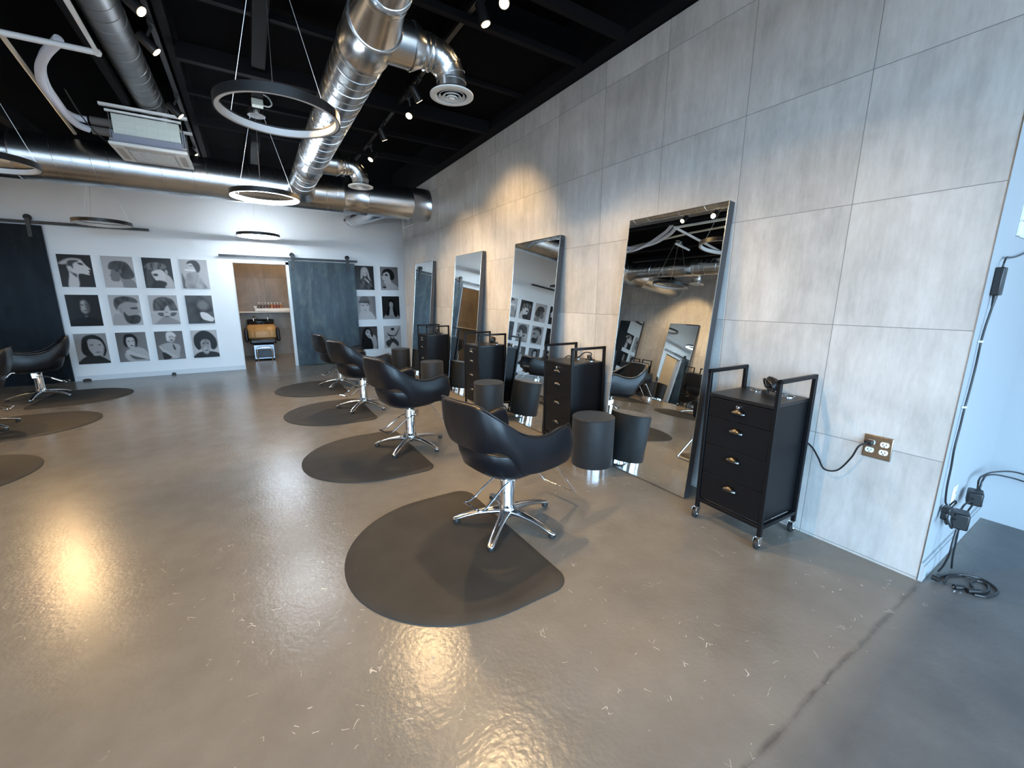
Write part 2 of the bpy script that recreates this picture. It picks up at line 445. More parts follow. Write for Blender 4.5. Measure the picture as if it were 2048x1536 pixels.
# ------------------------------------------------------------------ salon chair (faces +X)
def make_chair(lift):
    """lift: how far the pump is raised"""
    root = empty('salon_chair')
    # --- base
    hub = MB()
    hub.lathe([(.0, .052), (.05, .052), (.058, .075), (.056, .10), (.048, .118), (.040, .125)], 24)
    hub.build('base_hub', M['brushed'], root)
    for k in range(5):
        a = math.radians(211 + 72 * k)
        d = Vector((math.cos(a), math.sin(a), 0)); s = Vector((-d.y, d.x, 0))
        rows = []
        for t, w_, zt, th in ((.02, .036, .108, .050), (.06, .034, .108, .048), (.12, .029, .100, .040), (.19, .025, .086, .032), (.26, .023, .066, .028), (.315, .022, .046, .026), (.338, .018, .036, .020), (.345, .008, .03, .008)):
            c = d * t
            r = []
            for q in range(12):
                b = 2 * PI * q / 12
                r.append(c + s * (w_ * math.cos(b)) + Vector((0, 0, zt - th / 2 + th / 2 * math.sin(b))))
            r.append(r[0]); rows.append(r)
        lg = MB(); lg.grid(rows, True)
        lg.add(rows[-1][:12], [tuple(range(12))[::-1]])
        leg = lg.build('leg', M['brushed'], root, 60)
        fp = MB(); p = d * .322
        fp.lathe([(.019, 0), (.021, .006), (.020, .016), (.014, .028)], 16, (p.x, p.y, 0))
        fp.build('foot_glide', M['rubber'], leg)
    cz = .362
    c = MB(); c.lathe([(.052, .112), (.054, .116), (.047, .128), (.045, .132), (.045, cz), (.042, cz + .006), (.0, cz + .006)], 28)
    c.build('pump_column', M['chrome'], root)
    s = MB(); s.lathe([(.014, cz), (.014, .385 + lift)], 16)
    s.build('piston', M['chrome'], root)
    # pump lever: bracket, two rods and cross bar behind the seat
    lv = MB()
    for sy in (-1, 1):
        lv.tube(spline([(.03, sy * .054, cz - .05), (-.08, sy * .060, cz - .075), (-.22, sy * .070, cz - .155), (-.27, sy * .074, cz - .162), (-.288, sy * .058, cz - .155)], 6), .0055, 8)
    lv.tube([(-.288, -.06, cz - .155), (-.288, .06, cz - .155)], .0055, 8)
    lev = lv.build('pump_lever', M['chrome'], root)
    bk = MB(); bk.box((.010, -.056, cz - .075), (.062, -.043, cz - .005)).box((.010, .043, cz - .075), (.062, .056, cz - .005)).cyl((.03, -.06, cz - .05), (.03, .06, cz - .05), .009, 12)
    bk.build('lever_bracket', M['chrome'], lev, bevel=.003)
    L = lift
    pl = MB(); pl.box((-.09, -.09, .366 + L), (.16, .09, .378 + L))
    pl.build('mount_plate', M['plastic'], root, bevel=.004)
    # --- seat pan (black underside with a raised rear lip)
    def sup(a, rx0, rx1, ry, e=2.8):
        c_, s_ = math.cos(a), math.sin(a)
        rx = rx1 if c_ > 0 else rx0
        return (math.copysign(abs(c_) ** (2 / e), c_) * rx, math.copysign(abs(s_) ** (2 / e), s_) * ry)
    def rounded(layers, n=40):
        rows = []
        for rx0, rx1, ry, z0, z1 in layers:           # z0 rear, z1 front
            r = []
            for k in range(n + 1):
                x, y = sup(2 * PI * k / n, rx0, rx1, ry)
                r.append((x, y, z0 + (z1 - z0) * (x + .25) / .5 + L))
            rows.append(r)
        b = MB(); b.grid(rows)
        b.add(rows[0][:n], [tuple(range(n))[::-1]]); b.add(rows[-1][:n], [tuple(range(n))])
        return b
    rounded([(.12, .14, .13, .372, .374), (.20, .22, .205, .384, .386), (.250, .245, .238, .425, .402), (.280, .256, .248, .50, .428), (.292, .260, .252, .548, .445), (.286, .258, .250, .556, .450), (.270, .25, .24, .555, .45)]).build('seat_pan', M['leather'], root, 70)
    rounded([(.25, .255, .236, .448, .440), (.258, .275, .240, .47, .455), (.258, .282, .240, .49, .475), (.245, .272, .232, .508, .496), (.22, .24, .20, .517, .505), (.1, .12, .10, .52, .508)]).build('seat_cushion', M['leather'], root, 70)
    # --- wrap-around shell: arms flow up into the back
    plan = [(-.296, 0), (-.295, .09), (-.284, .16), (-.245, .218), (-.19, .244), (-.125, .260), (-.03, .270), (.07, .275), (.155, .274), (.215, .270), (.243, .265)]
    top = [.846, .846, .838, .782, .725, .672, .640, .640, .655, .655, .618]
    bot = [.572, .572, .580, .592, .545, .450, .430, .426, .426, .430, .456]
    PL = spline([(p[0], p[1], 0) for p in plan], 4)
    TP = spline([(t, b, 0) for t, b in zip(top, bot)], 4)
    half = []
    for p, tb in zip(PL, TP):
        half.append((p.x, p.y, tb.x, tb.y))
    path = [(x, -y, t, b) for x, y, t, b in half[::-1]] + half[1:]
    rows = []
    NT_ = 12
    for x, y, t, b in path:
        r = []
        for k in range(NT_ + 1):
            z = b + (t - b) * k / NT_
            back = max(0, (-x - .0) / .296)               # 1 at the back, 0 at the arms
            lean = -.20 * (z - .60) * back ** 1.2
            bulge = .018 * math.sin(PI * k / NT_)
            out = 1 + (.05 * (z - .5) if back < .5 else 0)
            nx, ny = x, y
            l = math.hypot(nx, ny * 1.1) or 1
            r.append((x + lean + bulge * nx / l, y * out + bulge * ny / l, z + L))
        rows.append(r)
    sh = MB(); sh.grid(rows)
    o = sh.build('back_and_arm_shell', M['leather'], root, 0)
    for pl_ in o.data.polygons: pl_.use_smooth = True
    so = o.modifiers.new('thick', 'SOLIDIFY'); so.thickness = .046; so.offset = 0
    su = o.modifiers.new('sub', 'SUBSURF'); su.levels = 1; su.render_levels = 2
    # piping line along the top edge
    pp = MB(); pp.tube([(r[-1][0] * 1.06, r[-1][1] * 1.06, r[-1][2] + .008) for r in rows], .004, 6)
    pp.build('piping', M['leather'], o)
    # footrest
    fr = MB()
    zf = .075 + L * .6
    fr.tube(spline([(.06, .145, .40 + L), (.20, .145, .395 + L), (.26, .145, .37 + L), (.475, .145, zf + .03), (.500, .142, zf + .003), (.506, .12, zf)], 5), .0085, 10)
    fr.tube(spline([(.06, -.145, .40 + L), (.20, -.145, .395 + L), (.26, -.145, .37 + L), (.475, -.145, zf + .03), (.500, -.142, zf + .003), (.506, -.12, zf)], 5), .0085, 10)
    fr.tube([(.506, -.125, zf), (.506, .125, zf)], .0085, 10)
    fr.build('footrest', M['chrome'], root)
    return root

chair_low, chair_high = make_chair(0.0), make_chair(.04)
G_CH = 'black salon chairs'
chairs = [
    (chair_low, 0, 1.244, 2.03, 11, 'large foreground black tub salon chair with chrome five-star base, nearest the camera'),
    (chair_high, 0, 1.178, 3.70, 14, 'black tub salon chair raised high just behind the foreground chair, second from the camera'),
    (chair_high, 1, 1.124, 5.408, 20, 'black tub salon chair between the second chair and the farthest right-hand chair'),
    (chair_low, 1, 1.132, 7.02, 18, 'farthest black tub salon chair in front of the blue-grey sliding door'),
    (chair_low, 1, -2.62, 8.30, 200, 'black tub salon chair turned left beside the dark sliding door'),
    (chair_low, 1, -2.62, 6.58, 190, 'black tub salon chair cut off by the left photo edge with chrome feet showing'),
    (chair_low, 1, -2.62, 4.86, 183, 'black tub salon chair seen only in the nearest mirror, facing the left-hand mirrors'),
]
for src, cp, x, y, a, lab in chairs:
    c = copy_tree(src) if cp else src
    c.location = (x, y, .0145 if True else 0); c.rotation_euler = (0, 0, math.radians(a))
    tag(c, lab, 'chair', G_CH)
# keep the star base at the angle the photo shows on the nearest chair (legs point at 211 deg there)

# ------------------------------------------------------------------ floor mats
def make_mat():
    pts = []
    R_ = .615
    for k in range(41):
        a = PI / 2 + PI * k / 40
        pts.append((-.31 + R_ * math.cos(a), R_ * math.sin(a)))
    def corner(cx, cy, r, a0, a1):
        return [(cx + r * math.cos(a0 + (a1 - a0) * k / 8), cy + r * math.sin(a0 + (a1 - a0) * k / 8)) for k in range(9)]
    pts += corner(-.07, -R_ + .11, .11, -PI / 2, -.12)
    pts += corner(-.07, R_ - .11, .11, .12, PI / 2)
    def off(s):
        cx, cy = -.40, 0
        return [(cx + (x - cx) * s, cy + (y - cy) * s) for x, y in pts]
    rows = []
    for s, z in ((1, .001), (.998, .006), (.965, .012), (.90, .0145), (.885, .014)):
        r = [(x, y, z) for x, y in off(s)]; r.append(r[0]); rows.append(r)
    b = MB(); b.grid(rows)
    b.add(rows[-1][:-1], [tuple(range(len(pts)))])
    b.add(rows[0][:-1], [tuple(range(len(pts)))[::-1]])
    return b
mat0 = make_mat().build('anti_fatigue_mat', M['floor_mat'], None, 25)
mats_ = [(1.19, 1.985, 0, 'large D-shaped dark floor mat under the nearest salon chair'),
         (1.15, 3.68, 0, 'D-shaped dark floor mat under the second salon chair'),
         (1.12, 5.41, 0, 'D-shaped dark floor mat under the third salon chair on the right side'),
         (1.10, 7.03, 0, 'D-shaped dark floor mat under the farthest right-hand salon chair'),
         (-2.56, 8.15, 180, 'D-shaped dark floor mat under the chair beside the dark sliding door'),
         (-2.56, 6.55, 180, 'D-shaped dark floor mat at left, second from the back wall'),
         (-2.56, 4.83, 180, 'D-shaped dark floor mat at the left photo edge, third from the back wall')]
for i, (x, y, a, lab) in enumerate(mats_):
    o = mat0 if i == 0 else mat0.copy()
    if i: col.objects.link(o)
    o.location = (x, y, 0); o.rotation_euler = (0, 0, math.radians(a))
    tag(o, lab, 'mat', 'anti-fatigue floor mats')

# ------------------------------------------------------------------ leaning mirrors
def make_mirror(number=None):
    root = empty('leaning_mirror')
    W, Ln, T = .83, 2.03, .062
    body = MB(); body.box((.003, 0, 0), (T, W, Ln))
    b = body.build('mirror_box', M['mirror_frame'], root, bevel=.002)
    g = MB(); g.box((.0, .004, .004), (.003, W - .004, Ln - .004))
    g.build('mirror_glass', M['mirror'], root, 0)
    e = MB()
    e.box((-.0008, 0, 0), (.003, .004, Ln)).box((-.0008, W - .004, 0), (.003, W, Ln))
    e.build('polished_edge', M['mirror_edge'], root, 0)
    if number:
        cu = bpy.data.curves.new('number', 'FONT'); cu.body = number; cu.size = .085; cu.extrude = .0006
        cu.align_x = 'CENTER'
        to = bpy.data.objects.new('number_tmp', cu); col.objects.link(to)
        dg = bpy.context.evaluated_depsgraph_get()
        me = bpy.data.meshes.new_from_object(to.evaluated_get(dg))
        bpy.data.objects.remove(to)
        me.materials.clear(); me.materials.append(M['number'])
        no = bpy.data.objects.new('station_number', me); no.parent = root; col.objects.link(no)
        no.rotation_euler = (PI / 2, 0, 0); no.location = (T / 2 + .003, -.0008, Ln - .105)
        no['label'] = 'black station number on the side of the mirror box'
    return root
tilt = math.atan2(.187, 2.02)
mir = [(2.486, 1.640, 0, None, 'tall leaning mirror nearest the camera beside the foreground drawer cart'),
       (2.486, 3.365, 0, '2', 'tall leaning mirror marked 2, second from the camera'),
       (2.486, 5.010, 0, '3', 'tall leaning mirror marked 3 between the second and the farthest mirrors'),
       (2.486, 6.770, 0, None, 'farthest tall leaning mirror on the grey tile wall, nearest the portraits'),
       (-3.860, 8.70, 180, None, 'tall leaning mirror on the left wall beside the dark sliding door, seen by reflection'),
       (-3.860, 6.98, 180, None, 'tall leaning mirror on the left wall, reflected in the nearest mirror, second from the back'),
       (-3.860, 5.26, 180, None, 'tall leaning mirror on the left wall, reflected in the nearest mirror, third from the back')]
for x, y, a, num, lab in mir:
    m = make_mirror(num)
    m.location = (x, y, .004)
    m.rotation_euler = (0, tilt, math.radians(a))
    tag(m, lab, 'mirror', 'leaning station mirrors')

# ------------------------------------------------------------------ ottomans
def make_ottoman():
    root = empty('ottoman')
    b = MB(); b.lathe([(.0, .055), (.170, .055), (.172, .060), (.172, .452), (.170, .458), (.166, .461), (.0, .463)], 56)
    b.build('upholstered_drum', M['ottoman'], root, 35)
    r = MB(); r.lathe([(.0, .0), (.162, .0), (.162, .056), (.0, .056)], 56)
    r.build('chrome_plinth', M['chrome'], root, 35)
    p = MB(); p.ring(.1715, .1738, .449, .454, 56)
    p.build('piping', M['ottoman'], root)
    return root
ott0 = make_ottoman()
for i, (x, y, lab) in enumerate([(2.298, 2.395, 'round charcoal ottoman with chrome plinth by the nearest mirror'),
                                 (2.245, 4.085, 'round charcoal ottoman in front of the mirror marked 2'),
                                 (2.275, 5.94, 'round charcoal ottoman standing beside the mirror marked 3'),
                                 (2.36, 7.79, 'farthest round charcoal ottoman beside the portraits'),
                                 (-3.68, 6.95, 'round charcoal ottoman by the left-hand mirrors, seen by reflection')]):
    o = ott0 if i == 0 else copy_tree(ott0)
    o.location = (x, y, 0); tag(o, lab, 'ottoman', 'round ottomans')

# ------------------------------------------------------------------ drawer carts (front faces -X, local origin at front-right foot)
CW, CD = .425, .385          # width along +Y, depth along +X
def make_cart():
    root = empty('drawer_cart')
    t = .022
    fr = MB()
    for y in (0, CW - t):
        for x in (0, CD - t):
            fr.box((x, y, .075), (x + t, y + t, .985))
        fr.box((0, y, .985 - t), (CD, y + t, .985))
        fr.box((t, y, .118), (CD - t, y + t, .118 + t))
    for x in (0, CD - t): fr.box((x, t, .118), (x + t, CW - t, .118 + t))
    fr.build('tube_frame', M['cart_black'], root, bevel=.0025)
    bd = MB(); bd.box((.026, .024, .142), (CD - .004, CW - .024, .822))
    bd.build('cabinet_body', M['cart_panel'], root, bevel=.002)
    tp = MB(); tp.box((.004, .0225, .822), (CD - .004, CW - .0225, .842))
    tp.build('worktop', M['cart_top'], root, bevel=.002)
    for x, y in ((CD - .075, .11), (CD - .075, CW - .13)):
        h = MB(); h.ring(.030, .038, .8415, .8455, 32, (x, y, 0))
        hh = h.build('tool_holder_ring', M['chrome'], root)
        d = MB(); d.lathe([(0, .8422), (.030, .8422), (.030, .8428), (0, .8428)], 24, (x, y, 0)); d.build('holder_opening', M['slot'], hh)
    zz = [.148, .335, .522, .698, .818]
    for i in range(4):
        dr = MB(); dr.box((.006, .026, zz[i] + .0015), (.026, CW - .026, zz[i + 1] - .0015))
        d = dr.build('drawer', M['cart_panel'], root, bevel=.0012)
        # cup pull: quarter dome
        rows = []
        zc = zz[i + 1] - (.068 if i == 3 else .066); yc = CW / 2
        for a in range(9):
            th = PI * a / 8
            r = []
            for b in range(7):
                ph = PI / 2 * b / 6
                r.append((.006 - .024 * math.sin(ph) * math.sin(th) ** .7, yc - .044 * math.cos(th) , zc + .028 * math.cos(ph) * math.sin(th)))
            rows.append(r)
        pu = MB(); pu.grid(rows)
        po = pu.build('cup_pull', M['pewter'], d, 80)
        so = po.modifiers.new('thick', 'SOLIDIFY'); so.thickness = .003
        fl = MB(); fl.box((.003, yc - .050, zc - .002), (.0062, yc + .050, zc + .005)); fl.build('pull_flange', M['pewter'], d)
        if i == 3:
            lk = MB(); lk.tube([(.006, yc, .79), (-.008, yc, .79)], .011, 18)
            lk.tube([(-.008, yc, .79), (-.010, yc, .79)], [.0105, .008], 18)
            lk.build('drawer_lock', M['chrome'], d)
    for x in (t / 2, CD - t / 2):
        for y in (t / 2, CW - t / 2):
            br = MB(); br.box((x - .014, y - .016, .068), (x + .014, y + .016, .075))
            br.box((x - .030, y - .016, .026), (x + .008, y - .0135, .070)).box((x - .030, y + .0135, .026), (x + .008, y + .016, .070))
            br.cyl((x - .012, y - .019, .029), (x - .012, y + .019, .029), .006, 10)
            c = br.build('caster', M['chrome'], root, bevel=.001)
            wh = MB(); wh.tube([(x - .012, y - .011, .029), (x - .012, y - .008, .029), (x - .012, y + .008, .029), (x - .012, y + .011, .029)], [.024, .0285, .0285, .024], 24)
            wh.build('caster_wheel', M['rubber'], c)
    return root
cart0 = make_cart()
carts = [(2.318, 1.033, -2.5, 'black drawer cart on casters nearest the camera, right of the nearest mirror'),
         (2.305, 2.695, -2, 'black drawer cart behind the foreground ottoman, left of the nearest mirror'),
         (2.265, 4.36, -1, 'black drawer cart left of the mirror marked 2'),
         (2.28, 6.135, 0, 'farthest black drawer cart between the two farthest mirrors'),
         (-3.68, 7.75, 180, 'black drawer cart on the left wall, seen in the nearest mirror behind a chair'),
         (-3.68, 6.05, 180, 'black drawer cart on the left wall, seen in the nearest mirror, third from the back')]
for i, (x, y, a, lab) in enumerate(carts):
    o = cart0 if i == 0 else copy_tree(cart0)
    o.location = (x, y, 0); o.rotation_euler = (0, 0, math.radians(a))
    tag(o, lab, 'cart', 'black drawer carts')
def on_cart(i, p):
    x, y, a, _ = carts[i]; a = math.radians(a)
    return Vector((x + p[0] * math.cos(a) - p[1] * math.sin(a), y + p[0] * math.sin(a) + p[1] * math.cos(a), p[2]))

# cords lying on the carts
def coil(c, r, turns, rr, squash=.6, ax=(1, 0, .25), seed=1):
    rnd = random.Random(seed); pts = []
    ax = Vector(ax).normalized(); u = ax.cross(Vector((0, 0, 1))).normalized(); v = u.cross(ax)
    for k in range(turns * 14 + 1):
        a = 2 * PI * k / 14
        q = r * (1 + .12 * math.sin(a * .37 + seed))
        pts.append(Vector(c) + u * (q * math.cos(a)) + v * (q * squash * math.sin(a)) + ax * (rr * 1.6 * (k / 14 - turns / 2) + .004 * math.sin(3 * a)))
    return pts
r0 = empty('coiled_power_cord', on_cart(0, (.30, .20, .846)), 0, 'bundled black power cord standing on the nearest drawer cart', 'cord')
b = MB(); b.tube(coil((0, 0, .056), .056, 5, .0062, .72, (.8, -.7, .55)), .0058, 8); b.build('cord_loops', M['plastic'], r0)
b = MB(); b.tube([(-.012, .02, .048), (.03, -.02, .052)], .018, 10); b.build('cord_wrap', M['plastic'], r0)
b = MB(); b.box((-.055, .0, .0), (-.02, .03, .02)).box((-.068, .005, .008), (-.055, .008, .013)).box((-.068, .02, .008), (-.055, .023, .013)); b.mi = 0
b.build('plug', M['plastic'], r0, bevel=.003)
def P2(pts, r, name, lab, cart):
    b = MB(); b.tube(spline([on_cart(cart, p) for p in pts], 8), r, 8)
    return b
r1 = empty('trailing_power_cord', on_cart(1, (.2, .2, .842)), 0, 'loose black cord with a knot on the cart left of the nearest mirror', 'cord')
inv = Matrix.Translation(on_cart(1, (.2, .2, .842))).inverted()
b = MB(); b.tube([inv @ p for p in spline([on_cart(1, p) for p in [(.20, .36, .849), (.23, .34, .868), (.25, .28, .853), (.24, .2, .875), (.25, .13, .922), (.29, .09, .915), (.29, .10, .875)]], 8)], .0055, 8)
b.build('cord_run', M['plastic'], r1)
b = MB(); b.tube([inv @ p for p in coil(on_cart(1, (.28, .10, .880)), .026, 3, .005, .7, (1, -.4, .3))], .0055, 8); b.build('cord_knot', M['plastic'], r1)
b = MB(); b.tube([inv @ p for p in [on_cart(1, (.26, .13, .858)), on_cart(1, (.30, .05, .858))]], .0085, 8); b.build('plug', M['plastic'], r1)
r2 = empty('coiled_power_cord', on_cart(2, (.27, .15, .842)), 0, 'small black bundled cord on the cart left of the mirror marked 2', 'cord')
b = MB(); b.tube(coil((0, 0, .054), .040, 5, .006, .95, (.6, -1, .1), 2), .006, 8); b.build('cord_loops', M['plastic'], r2)
b = MB(); b.tube([(-.03, .03, .018), (.05, -.05, .018)], .011, 8); b.build('plug', M['plastic'], r2)
r3 = empty('coiled_power_cord', on_cart(3, (.22, .14, .842)), 0, 'small black cord loop on the farthest drawer cart', 'cord')
b = MB(); b.tube(coil((0, 0, .046), .040, 3, .006, .7, (.6, -1, .1), 3), .006, 8); b.build('cord_loops', M['plastic'], r3)
b = MB(); b.tube([(.0, .0, .012), (.09, -.05, .012)], .008, 8); b.build('plug', M['plastic'], r3)

# ------------------------------------------------------------------ tile wall outlet, its plug and cord
oy0, oy1, oz0, oz1 = .652, .772, .576, .700
r = empty('wall_outlet', (XW, .712, .576), 0, 'bronze four-socket outlet plate on the grey tile wall', 'outlet')
b = MB(); b.box((-.009, oy0 - .712, 0), (0, oy1 - .712, oz1 - oz0)); b.build('cover_plate', M['bronze'], r, bevel=.004)
def socket(parent, c, face):
    """one receptacle face with two slots and a ground hole; face '-x' or '-y'"""
    so = MB(); n = 28
    def tr(a, z, d): return (c[0] - d, c[1] + a, c[2] + z) if face == '-x' else (c[0] + a, c[1] - d, c[2] + z)
    vs = []
    for d in (0, .003):
        for k in range(n):
            a = 2 * PI * k / n
            vs.append(tr(.0185 * math.cos(a), max(-.0135, min(.0135, .0185 * math.sin(a))), d))
    so.add(vs, [tuple(range(n, 2 * n))] + [(k, (k + 1) % n, n + (k + 1) % n, n + k) for k in range(n)])
    s = so.build('receptacle', M['outlet_white'], parent, 30)
    sl = MB()
    for a, z, h, w_ in ((-.007, .002, .004, .0016), (.007, .002, .005, .0016), (0, -.008, .0026, .0026)):
        q0 = tr(a - w_, z - h, .0028); q1 = tr(a + w_, z + h, .0036)
        sl.box(tuple(min(i, j) for i, j in zip(q0, q1)), tuple(max(i, j) for i, j in zip(q0, q1)))
    sl.build('slots', M['slot'], s)
for dy in (-.028, .030):
    for dz in (.042, .084):
        socket(r, (-.009, dy, dz), '-x')
r = empty('plug_and_cord', (XW, .742, .62), 0, 'black plug and drooping cord from the bronze outlet to the nearest cart', 'cord')
iv = Matrix.Translation(r.location).inverted()
b = MB(); b.box((-.045, -.016, .028), (-.0125, .018, .054)); b.build('plug', M['plastic'], r, bevel=.005)
b = MB(); b.tube([iv @ p for p in spline([Vector(q) for q in ((XW - .04, .742, .662), (XW - .055, .775, .635), (XW - .05, .80, .56), (XW - .05, .85, .47), (XW - .055, .91, .455), (XW - .030, .955, .50), (XW - .009, 1.005, .55), (XW - .008, 1.06, .58), (XW - .008, 1.12, .60))], 8)], .0045, 8)
b.build('cord_run', M['plastic'], r)

# ------------------------------------------------------------------ return wall: power bricks, cords, outlet, bracket
r = empty('wall_outlet', (3.085, YC, .375), 0, 'white duplex outlet low on the white return wall', 'outlet')
b = MB(); b.box((-.036, -.006, -.06), (.036, 0, .06)); b.build('cover_plate', M['outlet_white'], r, bevel=.003)
for dz in (-.022, .022): socket(r, (0, -.006, dz), '-y')

r = empty('power_adapter', (2.88, YC, 1.485), 0, 'black laptop-style power brick fixed high on the white return wall', 'adapter')
b = MB(); b.box((-.032, -.030, -.062), (.032, -.001, .062)); b.build('brick', M['plastic'], r, bevel=.005)
b = MB(); b.tube(spline([(.01, -.015, .062), (.012, -.016, .085), (.05, -.014, .108), (.14, -.012, .112), (.28, -.012, .125), (.5, -.012, .16)], 8), .0035, 8); b.build('upper_lead', M['plastic'], r)
pts = [(2.875, .448, 1.423), (2.868, .448, 1.37), (2.852, .452, 1.28), (2.838, .452, 1.20), (2.846, .452, 1.10), (2.838, .452, .98), (2.822, .452, .90), (2.818, .452, .80), (2.808, .452, .70), (2.818, .45, .60), (2.822, .449, .50), (2.835, .445, .42), (2.85, .44, .40)]
b = MB(); b.tube([Vector(p) - r.location for p in spline(pts, 8)], .0042, 8)
b.tube([Vector(p) - r.location for p in ((2.875, .448, 1.425), (2.868, .448, 1.375))], [.009, .005], 10)
b.build('lower_lead', M['plastic'], r)
b = MB()
for p in ((2.841, .452, 1.215), (2.822, .452, .905)):
    b.box((p[0] - .012, .446, p[2] - .005), (p[0] + .012, YC - .001, p[2] + .005), Matrix.Translation(-r.location))
b.build('cable_clip', M['white_plastic'], r, bevel=.002)

r = empty('power_splitter', (2.86, .42, .30), 0, 'tangle of black plugs and leads hanging beside the white outlet', 'cord')
b = MB(); b.box((-.02, .0, .05), (.03, .034, .085)).box((-.028, .005, .02), (.0, .032, .06)); b.build('plug_cluster', M['plastic'], r, bevel=.006)
b = MB()
b.tube(spline([(-.01, .01, .10), (.02, .0, .12), (.045, .0, .10), (.03, .01, .07)], 8), .004, 8)
b.tube(spline([(-.02, .01, .03), (-.055, .0, .02), (-.07, .0, .032)], 8), .007, 8)
b.tube(spline([(-.02, .01, .04), (-.01, -.01, -.01), (.03, -.01, -.02), (.055, .0, .01)], 8), .0045, 8)
b.tube(spline([(.02, .01, .05), (.045, -.01, .02), (.06, .0, .015)], 8), .0055, 8)
b.build('leads', M['plastic'], r)

def brick(name, loc, rot, size, lab):
    r = empty(name, loc, rot, lab, 'adapter')
    sx, sy, sz = size
    b = MB(); b.box((-sx / 2, -sy / 2, -sz / 2), (sx / 2, sy / 2, sz / 2)); b.build('brick', M['plastic'], r, bevel=.008)
    return r
r = brick('power_adapter', (2.972, .402, .300), .25, (.085, .06, .085), 'black cube power adapter hanging nearer the tile corner above the coiled cords')
iv = r.matrix_basis.inverted()
b = MB()
for pts in ([(2.935, .40, .255), (2.912, .40, .19), (2.905, .40, .13), (2.915, .412, .05), (2.913, .425, .0065)],
            [(2.975, .40, .255), (2.99, .40, .16), (3.0, .40, .08), (3.01, .395, .0065)],
            [(2.99, .41, .315), (3.06, .42, .31), (3.13, .42, .33), (3.212, .405, .343)],
            [(2.99, .41, .30), (3.08, .41, .265), (3.17, .41, .28), (3.212, .402, .318)]):
    b.tube([iv @ p for p in spline(pts, 8)], .0045, 8)
b.build('leads', M['plastic'], r)
r = brick('power_adapter', (3.27, .41, .340), .2, (.09, .06, .075), 'black cube power adapter hanging farther into the corner of the alcove')
iv = r.matrix_basis.inverted()
b = MB()
for pts in ([(3.31, .41, 0.355), (3.36, .42, 0.385), (3.35, .42, 0.415), (3.42, .42, 0.425), (3.6, .40, 0.415), (3.85, .33, 0.375), (3.90, .15, 0.315), (3.90, -.1, 0.265)],
            [(3.31, .40, 0.335), (3.36, .41, 0.365), (3.38, .41, 0.415), (3.5, .41, 0.415), (3.7, .38, 0.375), (3.88, .28, 0.315), (3.89, .0, 0.235)]):
    b.tube([iv @ p for p in spline(pts, 8)], .0045, 8)
b.build('leads', M['plastic'], r)

r = empty('coiled_power_cord', (2.9, .3, 0), 0, 'coil of black cord with bare plug prongs on the floor at the tile corner', 'cord')
b = MB()
for pts in ([(2.95, .37, .006), (2.92, .39, .006), (2.86, .408, .008), (2.80, .408, .012), (2.79, .40, .02)],
            [(2.80, .385, .02), (2.84, .385, .006), (2.90, .385, .006), (2.95, .36, .006), (3.0, .34, .006), (2.97, .345, .008)],
            [(2.95, .37, .006), (2.98, .345, .012), (3.02, .30, .006), (3.01, .26, .006), (2.96, .225, .006), (2.90, .228, .006), (2.85, .245, .006), (2.82, .28, .008)],
            [(2.87, .285, .006), (2.93, .31, .006), (2.98, .30, .006), (2.985, .265, .006), (2.93, .25, .006), (2.88, .26, .006), (2.84, .29, .012)]):
    b.tube([Vector(p) - r.location for p in spline(pts, 8)], .0052, 8)
b.build('cord_loops', M['plastic'], r)
b = MB()
for a0, a1 in (((2.835, .318, .014), (2.805, .345, .012)), ((2.86, .27, .014), (2.82, .305, .013)), ((2.80, .395, .02), (2.80, .425, .02))):
    b.tube([Vector(a0) - r.location, Vector(a1) - r.location], [.011, .013], 10)
b.build('plug', M['plastic'], r)
b = MB()
for a0 in ((2.80, .345, .016), (2.765, .316, .012), (2.757, .335, .012)):
    v = Vector(a0) - r.location
    b.box((v.x - .010, v.y - .003, v.z - .002), (v.x + .012, v.y + .003, v.z + .002))
b.build('plug_prong', M['chrome'], r)

r = empty('wall_bracket', (3.12, YC, 1.80), 0, 'white slotted metal bracket high on the return wall at the right photo edge', 'bracket')
b = MB(); b.box((-.025, -.012, -.10), (-.008, 0, .16)).box((-.008, -.028, -.10), (-.003, 0, .16)); b.build('upright', M['white_plastic'], r, bevel=.002)
b = MB(); b.box((-.03, -.045, -.035), (.22, 0, -.029)).box((-.02, -.045, .06), (.22, 0, .066)).box((-.008, -.006, -.10), (.22, 0, .15)); b.build('back_plate', M['white_plastic'], r, bevel=.002)
b = MB(); b.tube([(.032, -.004, .028), (.032, -.010, .028)], .013, 16); b.build('bracket_hole', M['slot'], r)
b = MB(); b.lathe([(.018, 0), (.016, .006), (.0, .009)], 16, M=Matrix.Rotation(PI / 2, 4, 'X'), c=(.035, -.006, -.012)); b.build('bracket_screw', M['brushed'], r)

# ------------------------------------------------------------------ back wall: portraits
NX, NY = 41, 53
PW, PH, PT = .400, .517, .018
gx, gy = np.meshgrid(np.linspace(0, 1, NX), np.linspace(0, 1, NY))
AS = PH / PW
def sdf_poly(pts):
    P = np.array(pts, float); P[:, 1] *= AS
    x, y = gx, gy * AS
    d = np.full(x.shape, 1e9); ins = np.zeros(x.shape, bool)
    for i in range(len(P)):
        a, b_ = P[i - 1], P[i]
        e = b_ - a; w0 = x - a[0]; w1 = y - a[1]
        t = np.clip((w0 * e[0] + w1 * e[1]) / (e @ e + 1e-12), 0, 1)
        d = np.minimum(d, np.hypot(w0 - t * e[0], w1 - t * e[1]))
        c = ((a[1] <= y) != (b_[1] <= y))
        with np.errstate(divide='ignore', invalid='ignore'):
            xi = a[0] + (y - a[1]) / (b_[1] - a[1] if b_[1] != a[1] else 1e-9) * e[0]
        ins ^= c & (x < xi)
    return np.where(ins, -d, d)
